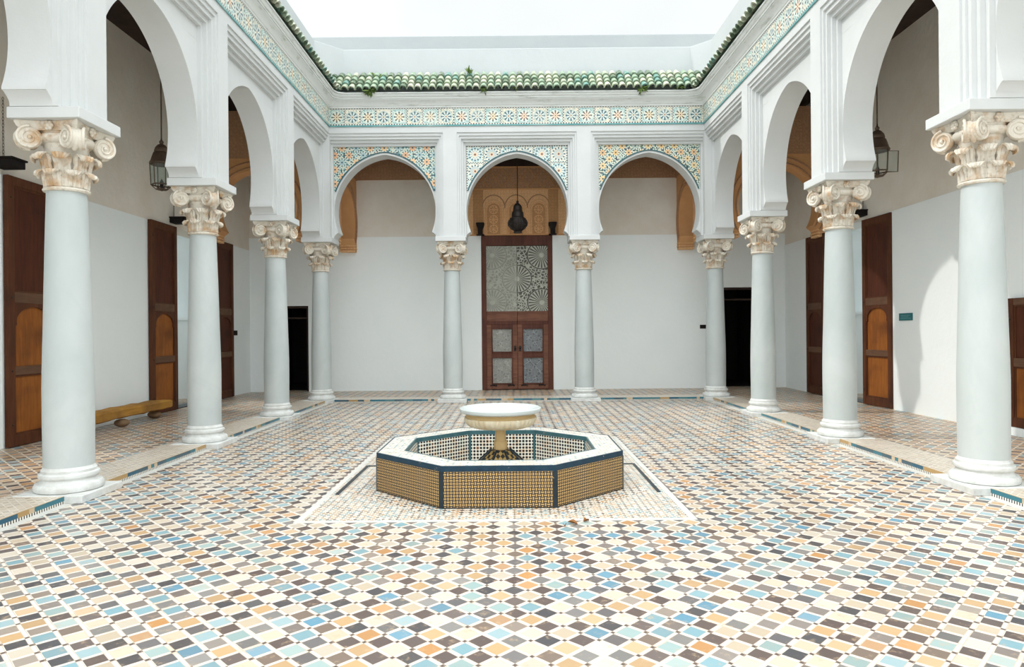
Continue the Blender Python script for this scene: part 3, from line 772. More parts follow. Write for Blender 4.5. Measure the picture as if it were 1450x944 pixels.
# transverse stucco arches closing the corner bays
def cross_arch(name, P, s0, s1, d0, d1):
    """P(s, d, z): s across the gallery from outer wall s0 to arcade s1."""
    mid = (s0 + s1) / 2; half = abs(s1 - s0) / 2; a = half - 0.2; zs = 4.45; rr = a * 1.02
    g = MB()
    th0 = -0.55; pts = [(3.76, half - 0.17), (3.80, half - 0.17), (3.83, half - 0.2), (3.88, half - 0.2)]
    pts += [(zs + rr * math.sin(t), max(0.0, rr * math.cos(t))) for t in [th0 + (PI / 2 - th0) * i / 28 for i in range(29)]]
    sd = 1 if s1 > s0 else -1
    for (za, xa), (zb, xb) in zip(pts[:-1], pts[1:]):
        for sg in (-1, 1):
            se = mid + sg * half
            for d in (d0, d1): g.face([P(se, d, za), P(mid + sg * xa, d, za), P(mid + sg * xb, d, zb), P(se, d, zb)])
            g.face([P(mid + sg * xa, d0, za), P(mid + sg * xa, d1, za), P(mid + sg * xb, d1, zb), P(mid + sg * xb, d0, zb)])
    for sg in (-1, 1): g.face([P(mid + sg * half, d0, 3.76), P(mid + sg * half, d1, 3.76), P(mid + sg * (half - 0.17), d1, 3.76), P(mid + sg * (half - 0.17), d0, 3.76)])
    zt = pts[-1][0]
    for d in (d0, d1): g.face([P(s0, d, zt), P(s1, d, zt), P(s1, d, 5.62), P(s0, d, 5.62)])
    o = struct(name, g, 'orange_stucco', smooth=35)
    b = MB()
    p, q = P(s0, d0 - 0.03, 5.62), P(s1, d1 + 0.03, 6.7)
    b.box(min(p[0], q[0]), min(p[1], q[1]), p[2], max(p[0], q[0]), max(p[1], q[1]), q[2])
    b.build('carved_band', 'brown_stucco', o)
    for sg in (-1, 1):
        f_ = MB()
        for z0_, z1_, e_ in ((3.72, 3.77, 0.0), (3.79, 3.82, 0.012), (3.87, 3.89, 0.012)):
            p, q = P(mid + sg * half, d0 - e_, z0_), P(mid + sg * (half - 0.2 - e_), d1 + e_, z1_)
            f_.box(min(p[0], q[0]), min(p[1], q[1]), z0_, max(p[0], q[0]), max(p[1], q[1]), z1_)
        f_.build('foot_moulding', 'ochre_stucco', o)
    # raised rim round the arch
    t_ = MB()
    for d in (d0 - 0.012, d1 + 0.012):
        for k in (1.06, 1.2):
            rowp = []
            for z, x in pts[4:]:
                zz = zs + (z - zs) * k; rowp.append((x * k, zz))
            line = [P(mid - x, d, z) for x, z in rowp if x < half - 0.02] + [P(mid + x, d, z) for x, z in reversed(rowp) if x < half - 0.02]
            t_.tube(line, 0.018, 6)
    t_.build('arch_rim', 'brown_stucco', o, smooth=60)
cross_arch('wall_cross_left', lambda s, d, z: (s, YB + d, z), WL, XL - DB, -0.18, 0.18)
cross_arch('wall_cross_right', lambda s, d, z: (s, YB + d, z), WR, XR + DB, -0.18, 0.18)
cross_arch('wall_cross_back_left', lambda s, d, z: (XL + 0.14 + d, s, z), WB, YB + DB, -0.2, 0.2)
cross_arch('wall_cross_back_right', lambda s, d, z: (XR - 0.14 + d, s, z), WB, YB + DB, -0.2, 0.2)
# dark carved band under the ceiling of the back gallery
for i, (a, b) in enumerate(((XL + 0.36, -1.36), (1.52, XR - 0.36))):
    struct('trim_%d' % (8 + i), MB().box(a, WB - 0.05, 5.63, b, WB - 0.002, ZC - 0.031), 'brown_stucco')

# ------------------------------------------------------------------ columns
col = thing('column', 'x', 'column', group='marble columns round the courtyard')
MB().box(-0.335, -0.335, 0.0, 0.335, 0.335, ZG + 0.006).build('plinth', 'base_marble', col, bevel=0.008)
zb = ZG + 0.006
base_prof = [(0.285, 0), (0.30, 0.008), (0.306, 0.03), (0.303, 0.055), (0.288, 0.075), (0.262, 0.08), (0.25, 0.095), (0.243, 0.115), (0.248, 0.128), (0.262, 0.133), (0.268, 0.15), (0.262, 0.17), (0.243, 0.176), (0.24, 0.18), (0.242, 0.205), (0.23, 0.215), (0.222, 0.235)]
MB().lathe([(r, z + zb) for r, z in base_prof], 40).build('base', 'base_marble', col, smooth=40)
sh = [(0.222, 0.235 + zb)]
for i in range(1, 15):
    t = i / 14; r = 0.222 + 0.004 * math.sin(min(1, t * 2) * PI) - 0.047 * max(0, t - 0.3) / 0.7 * (0.6 + 0.4 * t)
    sh.append((r, 0.235 + zb + t * (3.02 - 0.235 - zb)))
MB().lathe(sh, 40).build('shaft', 'shaft_marble', col, smooth=40)
bell = [(0.175, 3.015), (0.20, 3.02), (0.208, 3.035), (0.20, 3.05), (0.178, 3.055), (0.172, 3.07), (0.172, 3.25), (0.178, 3.40), (0.192, 3.455), (0.198, 3.475), (0.225, 3.485), (0.243, 3.505), (0.248, 3.53), (0.24, 3.555), (0.22, 3.565), (0.225, 3.585), (0.23, 3.61)]
cap = MB().lathe(bell, 40).build('capital', 'capital_marble', col, smooth=40)
def leaf_mesh(h, w, reach, curl):
    g = MB(); rows = []; rows2 = []
    N = 12
    for i in range(N):
        t = i / (N - 1)
        r0 = 0.192 + reach * 0.25
        if t < 0.6:
            q = t / 0.6; z = h * q; r = 0.180 + 0.012 * q + reach * 0.25 * q ** 3
        else:
            q = (t - 0.6) / 0.4; an = q * PI * 1.15
            z = h + curl * math.sin(an) * 1.1; r = r0 + curl * (1 - math.cos(an))
        ww = w * (1.0 if t < 0.55 else 1.0 - 0.42 * ((t - 0.55) / 0.45) ** 1.5) * (0.9 + 0.1 * math.sin(PI * t))
        ww *= 1 + 0.10 * math.sin(t * 24)
        row = []; row2 = []
        for j in range(9):
            s_ = (j - 4) / 4
            a = s_ * ww / 0.36
            rr = r + (0.012, -0.004, 0.006, -0.004, 0.014, -0.004, 0.006, -0.004, 0.012)[j] - 0.012 * abs(s_) * (1 - t) + 0.006
            row.append((rr * math.cos(a), rr * math.sin(a), z)); row2.append(((rr - 0.016) * math.cos(a), (rr - 0.016) * math.sin(a), z - (0.012 if t > 0.72 else 0)))
        rows.append(row); rows2.append(row2)
    g.grid(rows); g.grid(rows2)
    g.grid([rows[0], rows2[0]]); g.grid([rows[-1], rows2[-1]])
    g.grid([[r[0] for r in rows], [r[0] for r in rows2]]); g.grid([[r[-1] for r in rows], [r[-1] for r in rows2]])
    return g
for k in range(8):
    if k == 0:
        low = leaf_mesh(0.125, 0.132, 0.05, 0.027).build('acanthus_leaf', 'leaf_marble', cap, smooth=45)
        hi = leaf_mesh(0.275, 0.128, 0.10, 0.036).build('acanthus_leaf', 'leaf_marble', cap, smooth=45)
        low.location.z = 3.06; hi.location.z = 3.06; hi.rotation_euler.z = PI / 8
    else:
        for src, a0 in ((low, 0), (hi, PI / 8)):
            o = src.copy(); COL.objects.link(o); o.parent = cap; o.rotation_euler.z = a0 + k * PI / 4
def volute_mesh():
    g = MB()
    # disc in the local x-z plane, facing -y
    R0 = 0.112
    g.lathe([(0.10, -0.022), (0.104, -0.012), (0.10, 0.012), (0.094, 0.02)], 24)
    g.move(Matrix.Rotation(R(90), 4, 'X'))
    pts = []; rad = []
    for i in range(64):
        t = i / 63; a = PI * 0.5 - t * 2 * PI * 2.3; r = R0 * (1 - t) ** 0.9 * 0.93 + 0.006
        pts.append((r * math.cos(a), -0.024, r * math.sin(a))); rad.append(0.0145 * (1 - 0.55 * t))
    g.tube(pts, rad, 7); g.ball((0, -0.024, 0), 0.02, 10)
    return g
vr = volute_mesh().build('volute', 'capital_marble', cap, smooth=50)
vm = MB(); vm = volute_mesh(); vm.v = [(-x, y, z) for x, y, z in vm.v]
vl = vm.build('volute', 'capital_marble', cap, smooth=50)
first = True
for k in range(4):
    a = k * PI / 2
    for src, sx in ((vr, 1), (vl, -1)):
        o = src if k == 0 else src.copy()
        if k: COL.objects.link(o); o.parent = cap
        lx, ly = sx * 0.182, -0.262
        o.location = (lx * math.cos(a) - ly * math.sin(a), lx * math.sin(a) + ly * math.cos(a), 3.505)
        o.rotation_euler = (0, 0, a - sx * R(27))
rb = MB().tube([(0.30, 0, 3.60), (0.335, 0, 3.57), (0.375, 0, 3.52), (0.375, 0, 3.47), (0.345, 0, 3.425), (0.30, 0, 3.41)], [0.05, 0.045, 0.036, 0.03, 0.03, 0.025], 8).build('corner_rib', 'capital_marble', cap, smooth=60)
for k in range(4):
    o = rb if k == 0 else rb.copy()
    if k: COL.objects.link(o); o.parent = cap
    o.rotation_euler = (0, 0, PI / 4 + k * PI / 2)
# concave abacus
ab = MB(); rows = []
for zz, k in ((3.585, 0.90), (3.605, 0.93), (3.62, 0.97), (3.635, 0.98), (3.645, 1.0), (3.67, 1.0)):
    row = []
    for q in range(4):
        a = q * PI / 2
        for i in range(10):
            s_ = -1 + 2 * i / 10
            lx = 0.305 * s_ * k; ly = -(0.305 - 0.055 * (1 - s_ * s_)) * k
            row.append((lx * math.cos(a) - ly * math.sin(a), lx * math.sin(a) + ly * math.cos(a), zz))
    rows.append(row)
ab.grid(rows, True); ab.face(rows[0]); ab.face(rows[-1]); ab.build('abacus', 'capital_marble', cap, smooth=30)
rs = MB(); rs.ball((0, 0, 0), 0.022, 8)
for i in range(6):
    a = i * PI / 3; rs.ball((0.03 * math.cos(a), 0.008, 0.03 * math.sin(a)), 0.02, 7)
rs = rs.build('rosette', 'leaf_marble', cap, smooth=60)
for k in range(4):
    o = rs if k == 0 else rs.copy()
    if k: COL.objects.link(o); o.parent = cap
    a = k * PI / 2; o.location = (0.272 * math.sin(a), -0.272 * math.cos(a), 3.622); o.rotation_euler = (0, 0, a)
MB().box(-0.345, -0.345, 3.672, 0.345, 0.345, 3.779).build('impost_block', 'arcade_plaster', col, bevel=0.006)
places = [
    ((XL, YB - 9, 0), 'large marble column in front of the log bench and a tall brown door leaf, capital cropped by neither edge'),
    ((XL, YB - 6, 0), 'marble column standing past the log bench, before the white passage with the arched niche'),
    ((XL, YB - 3, 0), 'marble column on the log bench side next to the low dark corner doorway'),
    ((XL, YB, 0), 'corner marble column between the low dark doorway and the orange-star mosaic arch'),
    ((XL + BAYB, YB, 0), 'back row marble column between the orange-star mosaic arch and the carved door'),
    ((XL + 2 * BAYB, YB, 0), 'back row marble column between the carved door and the yellow-star mosaic arch'),
    ((XR, YB, 0), 'corner marble column between the yellow-star mosaic arch and the taller dark doorway'),
    ((XR, YB - 3, 0), 'marble column on the teal sign side next to the taller dark corner doorway'),
    ((XR, YB - 6, 0), 'marble column in front of two open brown door leaves, on the teal sign side'),
    ((XR, YB - 9, 0), 'large marble column partly sunlit, between the teal wall sign and a low door leaf'),
]
for i, (loc, lab) in enumerate(places):
    if i == 0:
        lab = 'large marble column in front of the log bench and the tallest-looking brown door leaf'
        col.location = loc; col['label'] = lab
    else: dup(col, loc, 0, lab)

# ------------------------------------------------------------------ fountain
FX, FY = -0.145, 7.41
fo = thing('octagonal_basin', 'low octagonal tiled fountain basin with golden woven mosaic in the middle of the court', 'fountain basin', (FX, FY, 0))
A, H = 1.24, 0.39                  # apothem, height
ai = A - 0.27
def side_len(a): return 2 * a * math.tan(PI / 8)
so, si = side_len(A), side_len(ai)
def octo(a, rot=PI / 8): return [(a / math.cos(PI / 8) * math.cos(rot + k * PI / 4), a / math.cos(PI / 8) * math.sin(rot + k * PI / 4)) for k in range(8)]
# rim slab with octagonal hole
def ring(a0, a1, z0, z1):
    g = MB(); o, i = octo(a1), octo(a0)
    for k in range(8):
        j = (k + 1) % 8
        g.face([(*o[k], z1), (*o[j], z1), (*i[j], z1), (*i[k], z1)]); g.face([(*o[k], z0), (*o[j], z0), (*i[j], z0), (*i[k], z0)])
        g.face([(*o[k], z0), (*o[j], z0), (*o[j], z1), (*o[k], z1)]); g.face([(*i[k], z0), (*i[j], z0), (*i[j], z1), (*i[k], z1)])
    return g
ring(ai + 0.012, A - 0.012, 0.01, H).build('rim', 'rim_zellige', fo)
ring(A - 0.012, A + 0.004, H - 0.05, H + 0.002).build('edge_band', 'blue_edge_tile', fo)
ring(A - 0.012, A + 0.004, 0.0, 0.018).build('foot_band', 'dark_edge_tile', fo)
ring(ai - 0.004, ai + 0.012, H - 0.045, H + 0.002).build('inner_edge_band', 'teal_edge_tile', fo)
pn = pi_ = pst = ist = None
for k in range(8):
    ang = k * PI / 4
    if k == 0:
        pn = MB().box(-so / 2 + 0.02, -0.012, 0.018, so / 2 - 0.02, 0.0, H - 0.05).build('outer_panel', 'gold_weave_zellige', fo)
        pi_ = MB().box(-si / 2 + 0.02, -0.0, -0.02, si / 2 - 0.02, 0.012, H - 0.045).build('inner_panel', 'dotted_zellige', fo)
        pst = MB().box(-0.024, -0.02, 0.0, 0.024, 0.024, H - 0.05).build('corner_strip', 'dark_edge_tile', fo)
        ist = MB().box(-0.02, -0.02, -0.02, 0.02, 0.018, H - 0.045).build('inner_corner_strip', 'teal_edge_tile', fo)
    o = [pn, pi_, pst, ist] if k == 0 else [q.copy() for q in (pn, pi_, pst, ist)]
    if k:
        for q in o: COL.objects.link(q); q.parent = fo
    # panel k faces direction -y rotated by ang
    nx, ny = math.sin(ang), -math.cos(ang)
    o[0].location = (nx * A, ny * A, 0); o[0].rotation_euler = (0, 0, ang)
    o[1].location = (nx * (ai - 0.001), ny * (ai - 0.001), 0); o[1].rotation_euler = (0, 0, ang)
    a2 = ang + PI / 8; c2 = math.cos(PI / 8)
    o[2].location = (math.sin(a2) * (A / c2 - 0.014), -math.cos(a2) * (A / c2 - 0.014), 0); o[2].rotation_euler = (0, 0, a2)
    o[3].location = (math.sin(a2) * (ai / c2 - 0.002), -math.cos(a2) * (ai / c2 - 0.002), 0); o[3].rotation_euler = (0, 0, a2)
g = MB(); g.prism(octo(ai + 0.01), -0.06, -0.02); g.build('basin_floor', 'dotted_zellige', fo)
# stepped octagonal pedestal under the stem
g = MB(); o8, i8 = octo(0.45), octo(0.10)
for k in range(8):
    j = (k + 1) % 8; g.face([(*o8[k], -0.02), (*o8[j], -0.02), (*i8[j], 0.325), (*i8[k], 0.325)])
g.face([(*q, 0.325) for q in i8]); g.build('pedestal', 'pedestal_zellige', fo)
g = MB()
for k in range(8): g.tube([(*o8[k], -0.015), (*i8[k], 0.33)], 0.011, 6)
g.build('pedestal_ridge', 'dark_edge_tile', fo)

fb = thing('fountain_bowl', 'wide white marble fountain bowl with fluted underside on a stem inside the basin', 'fountain bowl', (FX, FY, 0.327))
MB().lathe([(0.070, 0.0), (0.074, 0.006), (0.072, 0.09), (0.068, 0.095), (0.063, 0.10), (0.058, 0.15), (0.056, 0.20), (0.06, 0.232), (0.08, 0.245)], 8).build('stem', 'stem_marble', fb, smooth=25)
def flute(a, z): return 1.0 + (0.03 * abs(math.sin(a * 20)) if 0.2345 < z < 0.35 else 0.0)
MB().lathe([(0.06, 0.232), (0.20, 0.234), (0.28, 0.243), (0.33, 0.260), (0.36, 0.285), (0.376, 0.315), (0.382, 0.345), (0.383, 0.352)], 240, rad=flute, cap=False).build('fluted_bowl', 'stained_marble', fb, smooth=60)
MB().lathe([(0.38, 0.35), (0.388, 0.36), (0.372, 0.372), (0.365, 0.385), (0.378, 0.398)], 64, cap=False).build('neck_ring', 'stem_marble', fb, smooth=40)
MB().lathe([(0.36, 0.392), (0.40, 0.398), (0.435, 0.412), (0.442, 0.43), (0.44, 0.448), (0.428, 0.458), (0.40, 0.452), (0.37, 0.425), (0.31, 0.392), (0.16, 0.368), (0.001, 0.362)], 72).build('bowl_rim', 'bowl_marble', fb, smooth=40)

# mosaic field, pale frame and dark water lines round the basin
SX0, SX1, SY0, SY1 = -1.87, 1.545, 5.76, 10.3
struct('floor_skirt', ring(A - 0.02, A + 0.22, -0.02, 0.007).move(Matrix.Translation((FX, FY, 0))), 'skirt_zellige')
struct('floor_mosaic', MB().box(SX0 + 0.06, SY0 + 0.05, -0.1, SX1 - 0.06, SY1 - 0.06, 0.004), 'surround_zellige')
g = MB().box(SX0, SY0, -0.1, SX1, SY0 + 0.05, 0.005).box(SX0, SY1 - 0.06, -0.1, SX1, SY1, 0.005).box(SX0, SY0 + 0.05, -0.1, SX0 + 0.06, SY1 - 0.06, 0.005).box(SX1 - 0.06, SY0 + 0.05, -0.1, SX1, SY1 - 0.06, 0.005)
struct('trim_10', g, 'pale_band_tile')
g = MB().box(SX0 + 0.10, 6.75, -0.05, SX0 + 0.135, 8.2, 0.012).box(SX0 + 0.135, 8.165, -0.05, FX - A + 0.1, 8.2, 0.012)
g.box(SX1 - 0.135, 6.75, -0.05, SX1 - 0.10, 8.2, 0.012).box(FX + A - 0.1, 8.165, -0.05, SX1 - 0.135, 8.2, 0.012)
struct('trim_11', g, 'dark_edge_tile')

# ------------------------------------------------------------------ wooden door leaves
def arch_panel(x0, x1, z0, zs, z1, y0, y1):
    """rectangular board x0..x1, z0..z1 with an arched hole rising from z0"""
    g = MB(); mid = (x0 + x1) / 2; hw = (x1 - x0) / 2 - 0.02; rise = z1 - zs - 0.05
    pts = [(z0, hw), (zs - 0.06, hw), (zs - 0.04, hw - 0.03), (zs, hw - 0.02)] + [(zs + rise * math.sin(t), (hw - 0.02) * math.cos(t)) for t in [PI / 2 * i / 12 for i in range(1, 13)]]
    for sg, xe in ((-1, x0), (1, x1)):
        for (za, a), (zb_, b) in zip(pts[:-1], pts[1:]):
            g.face([(xe, y0, za), (mid + sg * a, y0, za), (mid + sg * b, y0, zb_), (xe, y0, zb_)])
            g.face([(mid + sg * a, y0, za), (mid + sg * a, y1, za), (mid + sg * b, y1, zb_), (mid + sg * b, y0, zb_)])
    zt = pts[-1][0]; g.face([(x0, y0, zt), (x1, y0, zt), (x1, y0, z1), (x0, y0, z1)])
    return g
def door_leaf(w, h, label, loc, rz, upper='dark_red_wood', lower='orange_wood', arched=True, group='brown wooden door leaves folded open'):
    t = 0.075; s = 0.11
    root = thing('wooden_door_leaf', label, 'door leaf', loc, rz, group)
    f = MB(); f.box(0, 0, 0, s, t, h).box(w - s, 0, 0, w, t, h)
    f.build('stile', 'frame_wood', root, bevel=0.006)
    full = h > 3
    zr = [(0.0, 0.16), (0.98, 1.10), (1.98, 2.13), (h - 0.13, h)] if full else [(0.0, 0.14), (0.86, 0.98), (h - 0.1, h)]
    for a, b in zr: MB().box(s, 0.004, a, w - s, t - 0.004, b).build('rail', 'grey_rail_wood' if 0.5 < a < 2.5 else 'frame_wood', root, bevel=0.005)
    if full:
        p = MB().box(s, 0.03, 2.13, w - s, 0.055, h - 0.13)
        p.build('upper_panel', upper, root)
        MB().box(s, 0.035, 1.10, w - s, 0.055, 1.98).build('middle_panel', lower, root)
        arch_panel(s, w - s, 1.10, 1.72, 1.98, 0.008, 0.035).build('arch_surround', 'frame_wood', root)
        MB().box(s, 0.035, 0.16, w - s, 0.055, 0.98).build('lower_panel', lower, root)
        for z0, z1 in ((2.13, h - 0.13), (0.16, 0.98)):
            q = MB()
            q.box(s, 0.016, z0, s + 0.025, 0.035, z1).box(w - s - 0.025, 0.016, z0, w - s, 0.035, z1).box(s + 0.025, 0.016, z0, w - s - 0.025, 0.035, z0 + 0.025).box(s + 0.025, 0.016, z1 - 0.025, w - s - 0.025, 0.035, z1)
            q.build('panel_moulding', 'frame_wood', root, bevel=0.004)
    else:
        MB().box(s, 0.03, 0.98, w - s, 0.055, h - 0.1).build('upper_panel', upper, root)
        MB().box(s, 0.03, 0.14, w - s, 0.055, 0.86).build('lower_panel', lower, root)
        for z0, z1 in ((0.98, h - 0.1), (0.14, 0.86)):
            q = MB(); q.box(s, 0.016, z0, s + 0.025, 0.03, z1).box(w - s - 0.025, 0.016, z0, w - s, 0.03, z1).box(s + 0.025, 0.016, z1 - 0.025, w - s - 0.025, 0.03, z1)
            q.build('panel_moulding', 'frame_wood', root, bevel=0.004)
    st = MB()
    for z in (0.3, 1.04, 2.05, h - 0.3):
        if z < h: st.ball((0.05, 0.0, z), 0.014, 8)
    st.build('iron_stud', 'black_iron', root, smooth=60)
    return root
LX, RX = WL + 0.10, WR - 0.10
HL = 3.72
door_leaf(1.0, HL, 'tall brown door leaf cut off by the photo edge, behind the log bench column', (LX, 9.29, ZG + 0.01), R(90), 'dark_red_wood', 'orange_wood')
door_leaf(0.98, HL, 'tall brown door leaf at the end of the log bench, under a dark bracket', (LX, 12.98, ZG + 0.01), R(90), 'dark_red_wood', 'orange_wood')
door_leaf(0.97, HL, 'narrow-looking dark door leaf beside the small black box on the log bench side wall', (LX, 15.80, ZG + 0.01), R(90), 'dark_red_wood', 'dark_red_wood')
door_leaf(0.96, HL, 'tall door leaf beside the teal wall sign, its lower panels lit orange', (RX + 0.0, 13.88, ZG + 0.01), R(-90 + 3), 'dark_red_wood', 'orange_wood')
door_leaf(0.92, HL, 'tall dark door leaf half hidden behind a column, further back than the teal sign', (RX, 16.54, ZG + 0.01), R(-90), 'dark_red_wood', 'dark_red_wood')
door_leaf(0.95, 1.83, 'low half-height orange door leaf cut off by the photo edge, beside the sunlit column', (RX, 9.81, ZG + 0.115), R(-90), 'dark_red_wood', 'orange_wood')
g = MB().box(RX - 0.03, 8.8, ZG, RX + 0.11, 9.82, ZG + 0.112); struct('trim_12', g, 'gallery_paint')
# dark pivot brackets
def bracket(label, loc, rz):
    root = thing('pivot_bracket', label, 'bracket', loc, rz, 'dark wooden door pivot brackets')
    MB().box(-0.13, -0.30, 0.0, 0.13, 0.0, 0.10).build('block', 'dark_socket', root, bevel=0.01)
    MB().box(-0.15, -0.32, 0.10, 0.15, 0.0, 0.125).build('cap_board', 'dark_socket', root, bevel=0.005)
    return root
bracket('dark bracket above the brown door leaf behind the big column on the log bench side', (WL, 9.22, 3.87), R(90))
bracket('dark bracket above the door leaf at the end of the log bench', (WL, 13.98, 3.87), R(90))
bracket('dark bracket above the orange-lit door leaf near the teal sign', (WR, 13.95, 3.89), R(-90))
def chain(label, loc, n):
    g = MB()
    for i in range(n):
        z = i * 0.045; a = (i % 2) * PI / 2
        g.tube([(0.012 * math.cos(t) * math.cos(a), 0.012 * math.cos(t) * math.sin(a), z + 0.027 * math.sin(t)) for t in [2 * PI * k / 8 for k in range(9)]], 0.004, 4)
    o = g.build('chain', 'rusty_brass'); o.location = loc
    tag(o, label, 'chain', 'thin chains above the door brackets', 'thing')
chain('thin chain on the wall above the bracket behind the log bench column', (WL + 0.03, 9.30, 4.02), 19)
chain('thin chain on the wall above the bracket at the end of the log bench', (WL + 0.03, 13.98, 4.02), 16)
chain('thin chain on the wall above the bracket near the teal sign', (WR - 0.03, 13.95, 4.04), 16)
def cup(label, x):
    root = thing('door_bracket', label, 'bracket', (x, WB - 0.205, 4.141), 0, 'dark cup-shaped brackets over the carved door')
    MB().lathe([(0.085, 0), (0.085, 0.13), (0.10, 0.17), (0.14, 0.24), (0.15, 0.27), (0.15, 0.30), (0.11, 0.31)], 4).move(Matrix.Rotation(PI / 4, 4, 'Z')).build('cup', 'dark_socket', root)
    MB().box(-0.10, -0.1, -0.012, 0.10, 0.118, 0.0).build('foot_board', 'dark_socket', root)
cup('dark cup-shaped bracket over the faded plate leaf of the carved door', -0.83)
cup('dark cup-shaped bracket over the boldly spoked leaf of the carved door', 1.06)

# ------------------------------------------------------------------ the big plated door
DX0, DX1, DZ = -0.82, 1.056, 4.13
g = MB(); g.box(DX0, WB - 0.07, ZG, DX0 + 0.13, WB + 0.12, DZ).box(DX1 - 0.13, WB - 0.07, ZG, DX1, WB + 0.12, DZ).box(DX0 + 0.13, WB - 0.07, DZ - 0.26, DX1 - 0.13, WB + 0.12, DZ)
struct('door_3', g, 'portal_wood', bevel=0.01)
struct('door_light_blocker', MB().box(DX0 + 0.1, WB + 0.10, ZG - 0.1, DX1 - 0.1, WB + 0.16, DZ), 'dark_room')  # unseen panel added to block light showing between the leaves
def plated_leaf(x0, x1, label, up, lo1, lo2, latch):
    w = x1 - x0; h = DZ - 0.26 - ZG - 0.03
    root = thing('plated_door_leaf', label, 'door leaf', (x0, WB - 0.03, ZG + 0.02), 0, 'leaves of the carved plated door')
    h1, h2 = 1.70, 2.05                       # the wicket ends, the plate begins
    MB().box(0, 0.03, 0, w, 0.09, h).build('backing', 'portal_wood', root)
    MB().box(0.0, -0.0, h2, w, 0.03, h).build('pierced_plate', up, root)
    MB().box(0, -0.02, h1 + 0.09, w, 0.03, h2).build('middle_rail', 'portal_rail_wood', root, bevel=0.006)
    MB().box(0, -0.035, h1, w, 0.03, h1 + 0.09).build('lower_rail', 'portal_wood', root, bevel=0.008)
    s = 0.12
    MB().box(0, -0.03, 0, s, 0.03, h1).box(w - s, -0.03, 0, w, 0.03, h1).build('stile', 'portal_rail_wood', root, bevel=0.006)
    for a, b, mm in ((0.0, 0.13, 'portal_rail_wood'), (0.85, 0.96, 'portal_wood'), (h1 - 0.09, h1, 'portal_wood')):
        MB().box(s, -0.026, a, w - s, 0.03, b).build('rail', mm, root, bevel=0.005)
    for a, b, mm in ((0.13, 0.85, lo2), (0.96, h1 - 0.09, lo1)):
        MB().box(s, 0.0, a, w - s, 0.03, b).build('plate', mm, root)
        q = MB(); q.box(s, -0.04, a, s + 0.03, 0.0, b).box(w - s - 0.03, -0.04, a, w - s, 0.0, b).box(s + 0.03, -0.04, b - 0.03, w - s - 0.03, 0.0, b).box(s + 0.03, -0.04, a, w - s - 0.03, 0.0, a + 0.03)
        q.build('plate_moulding', 'portal_wood', root, bevel=0.006)
    q = MB()
    for sx in (0.0, 1.0):
        for i in range(4): q.ball((0.10 + sx * (w - 0.2) + (1 - 2 * sx) * i * 0.045, -0.035, 0.10 + 0.018 * math.sin(i * PI / 3)), 0.024, 8)
    q.build('iron_mount', 'black_iron', root, smooth=60)
    lx = w - 0.06 if latch > 0 else 0.06
    MB().box(lx - 0.03, -0.06, 1.0, lx + 0.03, -0.03, 1.14).ball((lx, -0.075, 1.07), 0.025, 8).build('latch', 'black_iron', root)
xm = (DX0 + DX1) / 2
plated_leaf(DX0 + 0.13, xm - 0.004, 'tall door leaf with a faded greenish pierced plate, half of the carved door', 'faded_plate', 'lower_plate', 'lower_plate', 1)
plated_leaf(xm + 0.004, DX1 - 0.13, 'tall door leaf with bold dark spokes on its pierced plate, half of the carved door', 'spoked_plate', 'grey_plate', 'grey_plate', -1)

# carved tympanum over the door
ty = thing('carved_tympanum', 'ochre carved stucco panel with three blind arches above the plated door', 'stucco panel', (0.1, WB, 4.14))
MB().box(-1.45, -0.05, 0, 1.42, -0.002, 1.22).build('field', 'ochre_stucco', ty)
MB().box(-1.45, -0.055, 1.22, 1.42, -0.002, 1.80).build('zigzag_band', 'brown_stucco', ty)
MB().box(-1.45, -0.06, 1.80, 1.42, -0.002, ZC - 0.031 - 4.14).build('top_board', 'ceiling_wood', ty)
MB().box(-1.45, -0.075, 1.20, 1.42, -0.05, 1.235).box(-1.45, -0.075, 1.775, 1.42, -0.055, 1.81).box(-1.45, -0.08, 0, 1.42, -0.05, 0.03).build('fillet', 'orange_stucco', ty)
q = MB()
for i in range(8):
    a = -1.4 + i * 0.35
    q.tube([(a, -0.056, 1.25), (a + 0.35, -0.056, 1.77)], 0.013, 5); q.tube([(a + 0.35, -0.056, 1.25), (a, -0.056, 1.77)], 0.013, 5)
q.build('strapwork', 'niche_stucco', ty)
for bx0 in (-1.12, 0.86): MB().box(bx0, -0.065, 0.03, bx0 + 0.26, -0.05, 1.2).build('side_border', 'niche_stucco', ty)
